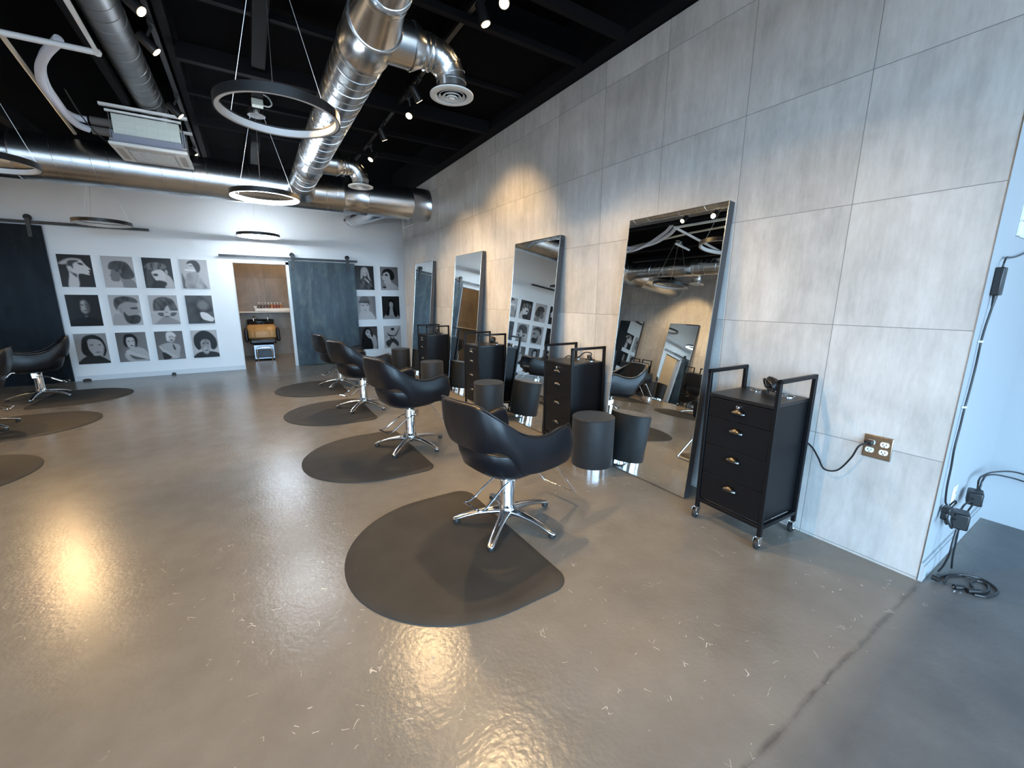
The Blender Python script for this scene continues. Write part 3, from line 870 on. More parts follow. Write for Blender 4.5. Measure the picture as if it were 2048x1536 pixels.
def sm(pts, n=5):
    P = [Vector((p[0], p[1], 0)) for p in pts]; m = len(P); out = []
    for i in range(m):
        a, b_, c, d = P[i - 1], P[i], P[(i + 1) % m], P[(i + 2) % m]
        for k in range(n):
            t = k / n
            v = .5 * ((2 * b_) + (c - a) * t + (2 * a - 5 * b_ + 4 * c - d) * t * t + (3 * b_ - a - 3 * c + d) * t ** 3)
            out.append((v.x, v.y))
    return out
def E(cx, cy, rx, ry, g, soft=.02, rot=0):
    x, y = gx - cx, (gy - cy) * AS; c, s = math.cos(math.radians(rot)), math.sin(math.radians(rot))
    u, v = x * c + y * s, -x * s + y * c
    ry = ry * AS
    d = (np.hypot(u / rx, v / ry) - 1) * min(rx, ry)
    return (np.clip(.5 - d / soft, 0, 1), g)
def P(pts, g, soft=.02, smooth=True):
    return (np.clip(.5 - sdf_poly(sm(pts) if smooth else pts) / soft, 0, 1), g)
rs = np.random.RandomState(3)
def picture(bg, shapes, warm=.06, noise=.0):
    if isinstance(bg, tuple): g = bg[0] + (bg[1] - bg[0]) * gy + (bg[2] - bg[0]) * gx if len(bg) > 2 else bg[0] + (bg[1] - bg[0]) * gy
    else: g = np.full(gx.shape, float(bg))
    for a, t in shapes:
        if isinstance(t, tuple):
            f_, k_ = t[2] * .45, t[3] * .45
            q = np.sin(gx * f_ + gy * k_ + 1.6 * np.sin(gx * 5.1 - gy * 4.3 + 1)) * .5 + np.sin(gx * f_ * 2.3 - gy * k_ * 1.7 + 1.3 * np.sin(gy * 8.7 + gx * 3)) * .32 + np.sin(gx * 23 + gy * 17 + 2 * np.sin(gx * 11)) * .18
            t = t[0] + (t[1] - t[0]) * np.clip(.5 + .55 * q, 0, 1)
        g = g * (1 - a) + a * t
    return np.clip(g, .004, .95)
def hang(name, g, x, zt, lab, group, width=PW):
    b = MB()
    rows = [[(u * width, 0, -v * PH) for u in np.linspace(0, 1, NX)] for v in np.linspace(0, 1, NY)]
    b.grid(rows)
    n0 = len(b.v)
    b.box((0, .0006, -PH), (width, PT, 0))
    o = b.build(name, M['art'], None, 30)
    ca = o.data.color_attributes.new('print_tone', 'FLOAT_COLOR', 'POINT')
    dat = np.ones((len(b.v), 4), np.float32)
    tone = g.ravel()
    dat[:n0, 0] = tone * 1.0; dat[:n0, 1] = tone * .955; dat[:n0, 2] = tone * .95
    dat[n0:, :3] = .55
    ca.data.foreach_set('color', dat.ravel())
    o.location = (x, YB - PT, zt)
    tag(o, lab, 'picture', group)
    return o
GR = 'black and white hair portraits on the back wall'
arts = {}
arts[0, 0] = (picture((.025, .03), [P([(.02, .28), (.3, .13), (.62, .12), (.72, .2), (.45, .22), (.2, .3)], .42, .05),
    P([(.3, .25), (.55, .15), (.72, .2), (.8, .3), (.93, .44), (.86, .46), (.9, .52), (.86, .56), (.86, .62), (.55, .6), (.5, .98), (.2, 1.0), (.28, .58), (.25, .4)], .60, .02),
    P([(.3, .2), (.55, .16), (.62, .2), (.45, .28), (.42, .42), (.28, .38)], .06, .05), E(.66, .28, .09, .035, .04, .03, 20), E(.33, .42, .06, .07, .55, .02), P([(.3, .5), (.4, .56), (.5, .6), (.48, .7), (.38, .62)], .1, .05)]),
    'shaved-side profile facing right on a black ground, top left of the portrait wall')
arts[1, 0] = (picture((.42, .48), [P([(.5, .62), (.9, .74), (1.0, 1.0), (.6, 1.0), (.56, .85)], .24, .03),
    P([(.3, .4), (.22, .58), (.18, .62), (.22, .66), (.22, .75), (.3, .8), (.48, .78), (.52, .5)], .17, .02),
    P([(.2, .3), (.3, .18), (.55, .14), (.8, .2), (.95, .45), (.98, .62), (.9, .7), (.62, .72), (.52, .6), (.5, .5), (.4, .5), (.36, .42), (.2, .42)], (.035, .12, 10, 6), .02), E(.55, .48, .04, .07, .15, .02)]),
    'sleek bob facing left on a pale ground, second in top row')
arts[2, 0] = (picture((.02, .025, .05), [P([(.05, .3), (.3, .15), (.7, .18), (.8, .32), (.5, .4), (.25, .42)], (.04, .24, 60, 10), .03),
    P([(.62, .5), (.9, .62), (1.0, .98), (.7, 1.0), (.6, .8)], .50, .03), P([(.25, .48), (.55, .38), (.72, .48), (.7, .7), (.55, .76), (.38, .74), (.3, .62)], .60, .02),
    E(.40, .56, .09, .045, .05, .02), P([(.3, .64), (.36, .72), (.28, .72)], .05, .03), P([(.4, .76), (.62, .76), (.75, .85), (.6, 1.0), (.35, 1.0)], .04, .03), E(.78, .46, .05, .08, .4, .02), P([(.1, .4), (.25, .45), (.3, .7), (.2, .95), (.05, .95)], .07, .08)]),
    'masked face with tousled hair on a dark ground, third in the top row')
arts[3, 0] = (picture((.46, .5), [P([(0, .5), (.08, .6), (.2, .98), (0, 1.0)], .12, .08), P([(.2, .5), (.45, .42), (.62, .5), (.8, .8), (.85, 1.0), (.15, 1.0), (.12, .7)], (.24, .46, 14, 9), .03),
    E(.42, .26, .14, .17, .55, .02), P([(.24, .16), (.35, .05), (.6, .04), (.73, .2), (.7, .38), (.6, .45), (.52, .3), (.42, .14)], .07, .03), E(.4, .22, .09, .014, .1, .02), P([(.16, .34), (.5, .36), (.5, .4), (.2, .39)], .78, .02)]),
    'bob-haired woman with tattooed shoulders on a white ground, last in the top row')
arts[0, 1] = (picture((.012, .016), [E(.52, .36, .14, .22, (.30, .34, 3, 3), .06), P([(.36, .2), (.5, .1), (.66, .2), (.7, .5), (.64, .4), (.6, .2), (.44, .2), (.4, .45), (.34, .5)], .015, .05),
    E(.46, .32, .045, .018, .03, .03), E(.6, .32, .045, .018, .03, .03), E(.53, .5, .05, .02, .04, .03), P([(.55, .22), (.66, .3), (.66, .5), (.58, .55)], .09, .08), P([(.48, .7), (.56, .66), (.52, .8)], .12, .06), P([(.1, .8), (.4, .72), (.7, .72), (.95, .82), (1, 1), (0, 1)], .006, .04)]),
    'dim frontal face lost in near-black shadow, middle row beside the dark door')
arts[1, 1] = (picture((.40, .45), [P([(.12, .62), (.5, .72), (.55, 1.0), (.05, 1.0)], .34, .03), P([(.25, .3), (.6, .16), (.86, .28), (.9, .42), (.97, .56), (.9, .6), (.92, .75), (.8, .92), (.5, .92), (.34, .66)], .30, .02),
    P([(.14, .3), (.22, .1), (.55, .04), (.86, .12), (.92, .26), (.6, .22), (.45, .26), (.3, .34), (.22, .5), (.18, .45)], (.04, .12, 20, 8), .025), P([(.42, .55), (.55, .68), (.8, .66), (.95, .72), (.9, .9), (.72, .97), (.5, .92), (.42, .75)], (.025, .06, 30, 20), .03),
    E(.33, .5, .06, .09, .26, .02), P([(.66, .42), (.88, .40), (.88, .46), (.7, .47)], .06, .03)]),
    'bearded man with swept-back hair facing right, second in the middle row')
arts[2, 1] = (picture((.42, .46), [P([(.2, .9), (.42, .74), (.6, .74), (.98, .92), (1, 1), (.15, 1)], .28, .03), E(.55, .45, .2, .25, .46, .02),
    P([(.12, .4), (.2, .15), (.5, .05), (.82, .14), (.95, .4), (.94, .55), (.72, .55), (.64, .36), (.55, .42), (.45, .55), (.15, .55)], (.03, .13, 30, 20), .03), P([(.1, .54), (.95, .53), (.95, .59), (.1, .61)], .50, .02), P([(.25, .6), (.45, .6), (.42, .72), (.3, .7)], .1, .03), P([(.72, .6), (.92, .6), (.85, .7), (.7, .72)], .1, .03), E(.56, .58, .07, .02, .2, .02), E(.56, .73, .1, .02, .08, .03)]),
    'curly mop-haired model holding hair, third in middle row')
arts[3, 1] = (picture((.07, .02, .12), [P([(0, .3), (.2, .08), (.6, .03), (.92, .3), (.95, .55), (.6, .66), (.5, 1.0), (0, 1.0)], (.02, .08, 6, 8), .03), E(.62, .35, .2, .16, .17, .12), P([(.5, .6), (.72, .62), (.9, .75), (.98, .82), (.9, .93), (.6, .86), (.5, .75)], .68, .02)]),
    'glossy bob over a white jaw on black, last in middle row')
arts[0, 2] = (picture((.28, .33), [P([(.1, .85), (.35, .72), (.65, .72), (.95, .9), (1, 1), (.05, 1)], .025, .03), E(.6, .42, .24, .32, .36, .02),
    P([(.18, .4), (.28, .12), (.6, .04), (.85, .18), (.95, .5), (.88, .72), (.8, .75), (.88, .45), (.75, .22), (.42, .2), (.4, .5), (.5, .72), (.3, .74), (.18, .62)], .022, .02), E(.5, .38, .06, .018, .06, .02), E(.75, .38, .05, .018, .06, .02), E(.66, .62, .07, .02, .1, .02)]),
    'dark straight bob around a raised face, bottom left of portrait wall')
arts[1, 2] = (picture((.10, .16, .2), [P([(.3, .62), (.55, .5), (.9, .6), (1, .95), (.4, 1.0), (.2, .8)], .42, .03), E(.45, .33, .15, .2, .45, .02), P([(.22, .3), (.3, .08), (.55, .06), (.7, .22), (.66, .45), (.6, .5), (.58, .2), (.36, .18), (.32, .35), (.34, .5), (.24, .45)], .018, .02),
    P([(.3, .6), (.6, .72), (.95, .85), (.9, .93), (.5, .82), (.28, .72)], .5, .03), E(.4, .3, .04, .015, .04, .02), E(.54, .29, .04, .015, .04, .02), E(.48, .45, .045, .018, .03, .02), P([(.36, .76), (.6, .84), (.9, .94), (.5, .92)], .12, .04)]),
    'dark-haired woman hugging bare shoulders, second in the bottom row')
arts[2, 2] = (picture((.10, .17, .14), [P([(.1, .52), (.35, .42), (.6, .42), (.85, .52), (.8, .8), (.75, .95), (.3, .95), (.2, .7)], .38, .03), E(.56, .22, .15, .17, .45, .02), P([(.4, .3), (.42, .06), (.6, .02), (.74, .12), (.72, .2), (.54, .14), (.46, .34)], .62, .02),
    P([(.1, .5), (.3, .65), (.7, .9), (.6, .96), (.25, .75)], .46, .02), P([(.6, .45), (.68, .6), (.66, .68), (.6, .6)], .05, .02), E(.52, .2, .03, .012, .06, .02), E(.64, .2, .03, .012, .06, .02), E(.58, .32, .05, .025, .05, .02), P([(.2, .72), (.5, .92), (.3, 1.0), (.2, 1)], .03, .03)]),
    'laughing platinum-haired woman with crossed arms, third in the bottom row')
arts[3, 2] = (picture((.46, .5), [P([(.05, .9), (.3, .78), (.7, .78), (.98, .86), (1, 1), (.05, 1)], .014, .03), E(.5, .55, .18, .32, (.05, .42, 9, -3), .04), P([(.08, .5), (.12, .2), (.4, .02), (.7, .06), (.93, .3), (.96, .58), (.82, .72), (.7, .66), (.68, .4), (.5, .32), (.34, .42), (.32, .66), (.2, .7)], .012, .03), E(.42, .48, .05, .02, .03, .02), E(.6, .48, .05, .02, .03, .02), E(.52, .74, .07, .02, .06, .02)]),
    'round black afro bob with a shadowed face, last in the bottom row')
right = {}
right[0, 0] = (picture((.035, .04, .02), [P([(.25, .65), (.5, .5), (.7, .55), (.85, .7), (.85, 1.0), (.25, 1.0)], (.02, .12, 24, 30), .03), E(.52, .3, .11, .15, .5, .02), P([(.28, .5), (.33, .15), (.5, .05), (.68, .14), (.78, .5), (.85, .62), (.68, .5), (.62, .22), (.44, .22), (.4, .45), (.3, .56)], .42, .03), P([(.45, .5), (.7, .62), (.72, .72), (.55, .6)], .5, .02), E(.48, .3, .03, .014, .05, .02), E(.58, .3, .03, .014, .05, .02), E(.53, .4, .03, .012, .08, .02)]),
    'long blonde fringe and leather jacket, top picture next to the blue-grey door')
right[1, 0] = (picture((.2, .26, .12), [P([(.2, .85), (.4, .68), (.6, .66), (.95, .85), (1, 1), (.05, 1)], .42, .03), P([(.12, .32), (.4, .2), (.6, .35), (.6, .6), (.5, .74), (.22, .72), (.1, .5)], .46, .02), P([(.1, .26), (.22, .12), (.5, .08), (.72, .2), (.8, .42), (.7, .56), (.56, .55), (.5, .3), (.36, .22), (.12, .3)], .015, .02), E(.34, .35, .09, .05, .04, .03), E(.12, .34, .05, .05, .05, .03), E(.16, .6, .05, .02, .08, .02), E(.2, .88, .1, .05, .04, .03)]),
    'cropped dark helmet cut with heavy eye make-up, top row beside the tile wall')
right[0, 1] = (picture((.4, .44, .16), [P([(.1, .75), (.3, .6), (.6, .62), (.85, .8), (.9, 1), (.05, 1)], .52, .05), E(.4, .45, .24, .32, .50, .05), P([(.12, .25), (.2, .05), (.5, .0), (.66, .15), (.68, .38), (.5, .28), (.2, .28), (.14, .4)], .13, .03), P([(.14, .2), (.6, .2), (.66, .3), (.14, .28)], .07, .03), E(.3, .39, .08, .02, .1, .03), E(.55, .38, .08, .02, .1, .03), E(.42, .6, .05, .02, .16, .03)]),
    'pale over-exposed face under a blunt fringe, middle picture next to the blue-grey door')
right[1, 1] = (picture((.02, .015), [P([(.08, .9), (.35, .68), (.6, .66), (.9, .86), (1, 1), (.05, 1)], .26, .04), E(.52, .36, .12, .17, .32, .02), P([(.42, .55), (.6, .5), (.6, .8), (.45, .8)], .3, .03), P([(.36, .2), (.52, .12), (.68, .2), (.72, .5), (.85, .85), (.7, .9), (.6, .6), (.62, .3), (.42, .28), (.42, .6), (.35, .85), (.2, .8), (.34, .5)], .007, .03), E(.48, .33, .03, .012, .03, .02), E(.58, .33, .03, .012, .03, .02), E(.54, .45, .035, .014, .05, .02)]),
    'long wavy black hair on a dark ground, middle row beside the tile wall')
right[0, 2] = (picture((.05, .08), [P([(.6, .45), (.85, .4), (.95, .7), (.9, 1.0), (.6, 1.0)], .36, .03), E(.5, .32, .16, .2, .42, .02, -25), P([(.1, .6), (.22, .15), (.45, .03), (.6, .1), (.42, .16), (.34, .3), (.5, .5), (.66, .6), (.7, 1.0), (.15, 1.0)], .012, .03), P([(.62, .08), (.75, .4), (.66, .45), (.6, .2)], .012, .03), E(.46, .24, .05, .03, .03, .02, -25), E(.6, .3, .03, .03, .04, .02), E(.53, .42, .04, .02, .03, .02, -25)]),
    'tilted face with long dark hair, bottom picture beside blue-grey door')
right[1, 2] = (picture((.42, .48), [P([(.1, .72), (.35, .6), (.65, .6), (.85, .78), (.8, .95), (.5, .75), (.3, .95), (.15, .9)], .05, .05), E(.46, .5, .14, .13, .36, .02), P([(.2, .28), (.32, .2), (.7, .25), (.66, .42), (.4, .42), (.26, .36)], .4, .02), E(.52, .15, .11, .06, .01, .03), P([(.2, .3), (.34, .4), (.62, .43), (.7, .36), (.68, .46), (.3, .46)], .02, .02), P([(.7, .4), (.9, .1), (.92, .14), (.75, .44)], .1, .02), P([(.34, .5), (.5, .58), (.6, .52), (.58, .62), (.44, .64), (.36, .58)], .03, .03), P([(.1, .4), (.2, .45), (.12, .55)], .3, .05)]),
    'bearded man under a pale wide-brimmed hat, bottom row beside the tile wall')
LX = [-2.564, -2.044, -1.523, -1.003]; TZ = [2.088, 1.445, .802]
for (i, j), (g, lab) in arts.items():
    hang('portrait_picture', g, LX[i], TZ[j], 'print of ' + lab, GR)
RXs = [2.024, 2.572]; RZ = [2.108, 1.452, .775]
for (i, j), (g, lab) in right.items():
    hang('portrait_picture', g, RXs[i], RZ[j], 'print of ' + lab, GR)
for j, (bg, lab) in enumerate(((.12, 'top'), ((.25, .05), 'middle'), (.01, 'bottom'))):
    g = picture(bg, [E(.6, .4, .25, .3, .3, .05)])
    hang('portrait_picture', g, 3.122, RZ[j], 'sliver of a portrait half hidden by the tile wall edge, %s row' % lab, GR)

# ------------------------------------------------------------------ sliding barn doors and rails
def barn_door(name, x0, x1, z0, z1, rx, m, lab):
    r = empty(name, ((x0 + x1) / 2, YB - .06, 0), 0, lab, 'door')
    c = (x0 + x1) / 2
    b = MB(); b.box((x0 - c, -.04, z0), (x1 - c, .0, z1)); b.build('door_panel', m, r, bevel=.003)
    for x in rx:
        h = MB(); h.box((x - c - .025, -.052, z1 - .18), (x - c + .025, -.04, z1 + .11))
        hg = h.build('roller_hanger', M['rail'], r, bevel=.003)
        wl = MB(); wl.tube([(x - c, -.035, z1 + .114), (x - c, -.005, z1 + .114)], .045, 24)
        wl.build('roller_wheel', M['rubber'], hg)
    return r
def rail(x0, x1, z, lab):
    r = empty('door_rail', ((x0 + x1) / 2, YB, z), 0, lab, 'rail')
    L = (x1 - x0) / 2
    b = MB(); b.box((-L, -.085, -.022), (L, -.075, .022)); b.build('track_bar', M['rail'], r, bevel=.002)
    for k in range(5):
        x = -L + .06 + (2 * L - .12) * k / 4
        b = MB(); b.cyl((x, -.075, 0), (x, 0, 0), .011, 12); b.build('standoff', M['rail'], r)
barn_door('barn_door', .742, 2.008, .012, 2.14, (.816, 1.87), M['steel_door'], 'blue-grey patina steel sliding door beside the open doorway')
rail(-.405, 2.075, 2.185, 'weathered steel door rail above the open doorway')
barn_door('barn_door', -4.05, -2.64, .012, 2.50, (-3.85, -2.771), M['dark_door'], 'tall near-black sliding door at the left end of the back wall')
rail(-4.08, -1.345, 2.545, 'black door rail above the dark sliding door at left')
for x, lab in ((-2.50, 'small black floor guide under the first portrait column'), (-1.335, 'small black floor guide under the third portrait column')):
    b = MB(); b.box((-.05 if x < -2 else -.03, -.055, 0), (.05 if x < -2 else .03, -.013, .03)).box((-.03 if x < -2 else -.02, -.05, .03), (.03 if x < -2 else .02, -.02, .038))
    o = b.build('door_guide', M['door_stop'], None, bevel=.003); o.location = (x, YB, 0); tag(o, lab, 'door guide', 'floor guides')

# ------------------------------------------------------------------ wash room
r = empty('wash_station', (.17, 11.35, 0), 0, 'black shampoo chair with tan backrest and basin in the wash room doorway', 'wash station')
b = MB()
def bowl_rows():
    rows = []
    for s, z in ((.55, .62), (.8, .68), (1, .77), (1.03, .865), (.96, .865), (.85, .80), (.5, .74)):
        rr = []
        for k in range(33):
            a = 2 * PI * k / 32
            c_, s_ = math.cos(a), math.sin(a)
            rr.append((.275 * s * math.copysign(abs(c_) ** .6, c_), .38 + .24 * s * math.copysign(abs(s_) ** .7, s_), z + (.03 if s_ > 0 else 0)))
        rows.append(rr)
    return rows
rows = bowl_rows(); b.grid(rows); b.add(rows[-1][:32], [tuple(range(32))]); b.add(rows[0][:32], [tuple(range(32))[::-1]])
b.build('basin', M['wash_black'], r, 60)
b = MB(); b.box((-.2, .18, 0), (.2, .55, .64)); b.build('basin_pedestal', M['wash_black'], r, bevel=.02)
b = MB()
b.tube(spline([(-.14, .52, .86), (-.14, .52, .95), (-.10, .44, .96), (-.07, .40, .92)], 6), .014, 10)
b.tube(spline([(-.09, .34, .88), (-.05, .12, .80), (.05, .11, .79), (.11, .3, .87)], 6), .006, 8)
b.tube([(.16, .50, .86), (.16, .50, .94)], .016, 10)
b.build('faucet', M['chrome'], r)
rows = []
for z, y, hw in ((.50, -.06, .245), (.53, -.10, .262), (.58, -.08, .268), (.65, -.03, .262), (.70, .03, .25), (.71, .08, .235)):
    rr = []
    for k in range(21):
        u = -1 + 2 * k / 20
        e = 1 - abs(u) ** 5
        rr.append((hw * u, y + .05 * (1 - e) + (.008 if abs(abs(u) - .62) < .06 else 0), z))
    rows.append(rr)
b = MB(); b.grid(rows, True); o = b.build('backrest', M['tan_leather'], r, 60)
so = o.modifiers.new('thick', 'SOLIDIFY'); so.thickness = .09; so.offset = -1
b = MB()
for xs in (-.155, .155): b.tube([(xs, -.068, .50), (xs, -.108, .53), (xs, -.088, .58), (xs, -.038, .65), (xs, .022, .70)], .005, 6)
b.tube([(-.155, -.062, .615), (.155, -.062, .615)], .005, 6)
b.build('seam_piping', M['leather'], o)
for s_ in (-1, 1):
    b = MB(); b.box((min(s_ * .275, s_ * .35), -.36, .42), (max(s_ * .275, s_ * .35), .10, .72)); b.build('armrest', M['leather'], r, bevel=.03)
b = MB(); b.box((-.26, -.42, .38), (.26, .06, .49)); b.build('seat', M['leather'], r, bevel=.03)
b = MB(); b.box((-.205, -.40, .03), (.205, .12, .36)); b.build('base_panel', M['silver'], r, bevel=.01)
b = MB(); b.box((-.17, -.47, .07), (.17, -.42, .26)); b.build('leg_rest', M['leather'], r, bevel=.015)
b = MB(); b.tube(spline([(-.14, -.50, .006), (-.145, -.52, .12), (-.14, -.53, .26), (-.09, -.53, .30), (.09, -.53, .30), (.14, -.53, .26), (.145, -.52, .12), (.14, -.50, .006)], 6), .011, 10); b.build('footrest_loop', M['chrome'], r)

o = boxmesh('wall_shelf', (-1.5, 11.72, 1.062), (2.3, 12.0, 1.082), M['shelf'])
tag(o, 'long thin white shelf across the wash room wall', 'shelf')
r = empty('bottle_tray', (.52, 11.86, 1.083), 0, 'long white plastic tray holding the pump bottles on the wash room shelf', 'tray')
b = MB(); b.box((-.42, -.085, 0), (.52, .085, .012)).box((-.42, -.085, 0), (.52, -.078, .075)).box((-.42, .078, 0), (.52, .085, .075)).box((.513, -.085, 0), (.52, .085, .075))
b.build('tray_body', M['white_plastic'], r, bevel=.003)
b = MB(); b.box((-.435, -.085, 0), (-.42, .085, .13)).box((-.45, -.06, .085), (-.39, -.082, .13)); b.build('raised_end', M['white_plastic'], r, bevel=.004)
bc = [(.10, .085, .08), (.11, .09, .085), (.12, .095, .09), (.13, .07, .055), (.45, .13, .03), (.30, .07, .05), (.25, .06, .05), (.36, .15, .05)]
bn = ['first smoky pump bottle from the left in the white tray', 'second smoky pump bottle from the left in the white tray', 'third smoky pump bottle from the left in the white tray', 'plum pump bottle beside the smoky ones in the white tray',
      'bright orange pump bottle in the middle of the white tray', 'red pump bottle right of the bright orange one', 'dark red pump bottle between the red and the amber ones', 'amber pump bottle at the right end of the tray by the door frame']
for k in range(8):
    x = .185 + .066 * k
    r = empty('pump_bottle', (x, 11.86, 1.096), 0, bn[k], 'bottle', 'pump bottles on the wash room shelf')
    b = MB(); b.lathe([(0, 0), (.026, 0), (.028, .004), (.028, .125), (.024, .14), (.012, .15), (.012, .158), (0, .158)], 20)
    b.build('bottle_body', liquid('tinted_bottle_%d' % k, bc[k]), r, 50)
    b = MB(); b.lathe([(.013, .155), (.013, .17), (.005, .172), (.005, .195), (.0, .195)], 14).box((-.03, -.006, .190), (.010, .006, .199))
    b.build('pump_head', M['white_plastic'], r)

# ------------------------------------------------------------------ ducts
def helix(b, p, q, r, pitch, rr=.0048, n=28, phase=0):
    p, q = Vector(p), Vector(q); d = (q - p); L = d.length; d.normalize()
    u = d.cross(Vector((0, 0, 1))).normalized(); v = d.cross(u)
    N = int(L / pitch * n); pts = []
    for k in range(N + 1):
        a = 2 * PI * k / n + phase
        pts.append(p + d * (pitch * k / n) + u * (r * math.cos(a)) + v * (r * math.sin(a)))
    b.tube(pts, rr, 4)
def collar(p, q, r, parent, name='coupling_collar'):
    p, q = Vector(p), Vector(q); d = (q - p).normalized()
    b = MB(); b.tube([p, p + d * .006, p + d * .012, q - d * .012, q - d * .006, q], [r, r + .006, r + .002, r + .002, r + .006, r], 40)
    return b.build(name, M['galv'], parent, 40)
def elbow(c, r, R_, a0, a1, ax0, ax1, parent, name='elbow', seg=5):
    """gored elbow: centre c, bend radius R_, in plane of unit vectors ax0, ax1"""
    b = MB(); ax0, ax1, c = Vector(ax0), Vector(ax1), Vector(c)
    pts = [c + (ax0 * math.cos(a0 + (a1 - a0) * k / seg) + ax1 * math.sin(a0 + (a1 - a0) * k / seg)) * R_ for k in range(seg + 1)]
    b.tube(pts, r, 36)
    for p, t in zip(pts, range(seg + 1)):
        a = a0 + (a1 - a0) * t / seg
        tg = -ax0 * math.sin(a) + ax1 * math.cos(a)
        b.tube([p - tg * .004, p + tg * .004], r + .0035, 36)
    return b.build(name, M['galv'], parent, 25)
def diffuser(c, parent, r=.145):
    b = MB()
    b.lathe([(.098, .016), (.102, .002), (r * .76, -.004), (r, .004), (r, .012), (r * .75, .018), (.098, .016)], 44, c)
    o = b.build('round_diffuser', M['white_plastic'], parent, 60)
    o['label'] = 'white round air diffuser'
    for r0, z in ((.088, .004), (.064, -.002), (.042, -.008)):
        k = MB(); k.lathe([(r0 - .016, z + .020), (r0, z), (r0 - .002, z - .003), (r0 - .018, z + .017), (r0 - .016, z + .020)], 36, c); k.build('louvre_ring', M['white_plastic'], o, 60)
    k = MB(); k.lathe([(.014, .012), (.022, -.012), (.012, -.017), (0, -.018)], 24, c); k.build('centre_cone', M['white_plastic'], o, 60)
    k = MB(); k.lathe([(0, .042), (.097, .042), (.097, .034), (0, .034)], 30, c); k.build('throat', M['slot'], o)
    return o
DZc, Dr = 2.95, .152
DXL = .773
def station_duct(DXc, sg, lab):
    r = empty('ventilation_duct', (0, 0, 0), 0, lab, 'duct')
    b = MB(); b.tube([(DXc, 2.72, DZc), (DXc, 6.65, DZc)], Dr, 48, cap=False)
    helix(b, (DXc, 3.0, DZc), (DXc, 5.28, DZc), Dr, .118)
    helix(b, (DXc, 5.85, DZc), (DXc, 6.62, DZc), Dr, .118)
    b.build('spiral_tube', M['galv'], r, 30)
    b = MB(); b.tube([(DXc, 2.72, DZc), (DXc, 2.50, DZc + .02)], [Dr, .115], 48, cap=False); b.tube([(DXc, 2.50, DZc + .02), (DXc, -1.5, DZc + .02)], .115, 40, cap=False)
    helix(b, (DXc, 2.45, DZc + .02), (DXc, -1.5, DZc + .02), .115, .14)
    b.build('reducer', M['galv'], r, 30)
    for y0, y1 in ((2.70, 2.98), (5.30, 5.82)): collar((DXc, y0, DZc), (DXc, y1, DZc), Dr + .003, r)
    collar((DXc, 2.42, DZc + .02), (DXc, 2.50, DZc + .02), .118, r)
    for yb_, dx in ((2.84, 0), (5.56, .03)):
        br = MB(); x0 = DXc + .10 * sg
        br.tube([(x0, yb_, DZc), (x0 + .15 * sg, yb_, DZc)], .125, 40, cap=False)
        br.tube([(x0 + .15 * sg, yb_, DZc), (x0 + .16 * sg, yb_, DZc), (x0 + .225 * sg, yb_, DZc)], [.131, .131, .098], 40, cap=False)
        br.tube([(x0 + .22 * sg, yb_, DZc), (x0 + .29 * sg, yb_, DZc)], .098, 40, cap=False)
        br.build('branch_tube', M['galv'], r, 30)
        collar((x0 + .235 * sg, yb_, DZc), (x0 + .28 * sg, yb_, DZc), .100, r)
        xe = x0 + .29 * sg; Rb = .135
        elbow((xe, yb_, DZc - Rb), .095, Rb, PI / 2, 0, (sg, 0, 0), (0, 0, 1), r)
        br = MB(); br.tube([(xe + Rb * sg, yb_, DZc - Rb), (xe + Rb * sg, yb_, DZc - Rb - .07)], .095, 36, cap=False); br.build('drop_tube', M['galv'], r, 30)
        diffuser((xe + Rb * sg, yb_, DZc - Rb - .085), r)
station_duct(.773, 1, 'long round silver duct over the right-hand stations with two drop outlets')
station_duct(-2.25, -1, 'long round silver duct over the left-hand stations, seen in the nearest mirror')
# cross duct in front of the back wall
Yd, Zd, Rd = 7.10, 2.95, .25
r = empty('ventilation_duct', (0, 0, 0), 0, 'large round silver duct crossing the room in front of the back wall', 'duct')
b = MB(); b.tube([(XL, Yd, Zd), (XW, Yd, Zd)], Rd, 56, cap=False)
helix(b, (-2.3, Yd, Zd), (1.55, Yd, Zd), Rd, .155, .003)
b.build('spiral_tube', M['galv'], r, 30)
for x0, x1 in ((-2.75, -2.0), (1.36, 1.72), (2.42, 2.728)): collar((x0, Yd, Zd), (x1, Yd, Zd), Rd + .003, r)
for xx in (.773, -2.25):
    b = MB(); b.tube([(xx, 6.656, DZc), (xx, 6.78, DZc), (xx + .02, 6.95, DZc - .02)], [Dr + .004, Dr + .01, .2], 44, cap=False); b.build('tee_saddle', M['galv'], r, 30)
b = MB(); b.tube(spline([(2.15, 7.22, 2.84), (2.02, 7.5, 2.83), (1.98, 8.2, 2.86), (1.99, 9.0, 2.94), (1.985, 9.735, 3.03)], 4), .10, 30); helix(b, (2.0, 7.6, 2.84), (1.99, 9.6, 3.0), .10, .06, .003); b.build('branch_tube', M['galv'], r, 40)
# small high duct at left
r = empty('ventilation_duct', (0, 0, 0), 0, 'small dull round duct high at upper left above the air conditioner', 'duct')
b = MB(); b.tube([(-.70, -1.0, 3.50), (-.70, 6.75, 3.50)], .131, 40, cap=False); helix(b, (-.70, 0, 3.50), (-.70, 6.7, 3.50), .131, .15, .003); b.build('spiral_tube', M['galv_dull'], r, 30)
elbow((-.70, 6.75, 3.25), .131, .25, PI / 2, .25, (0, 1, 0), (0, 0, 1), r)

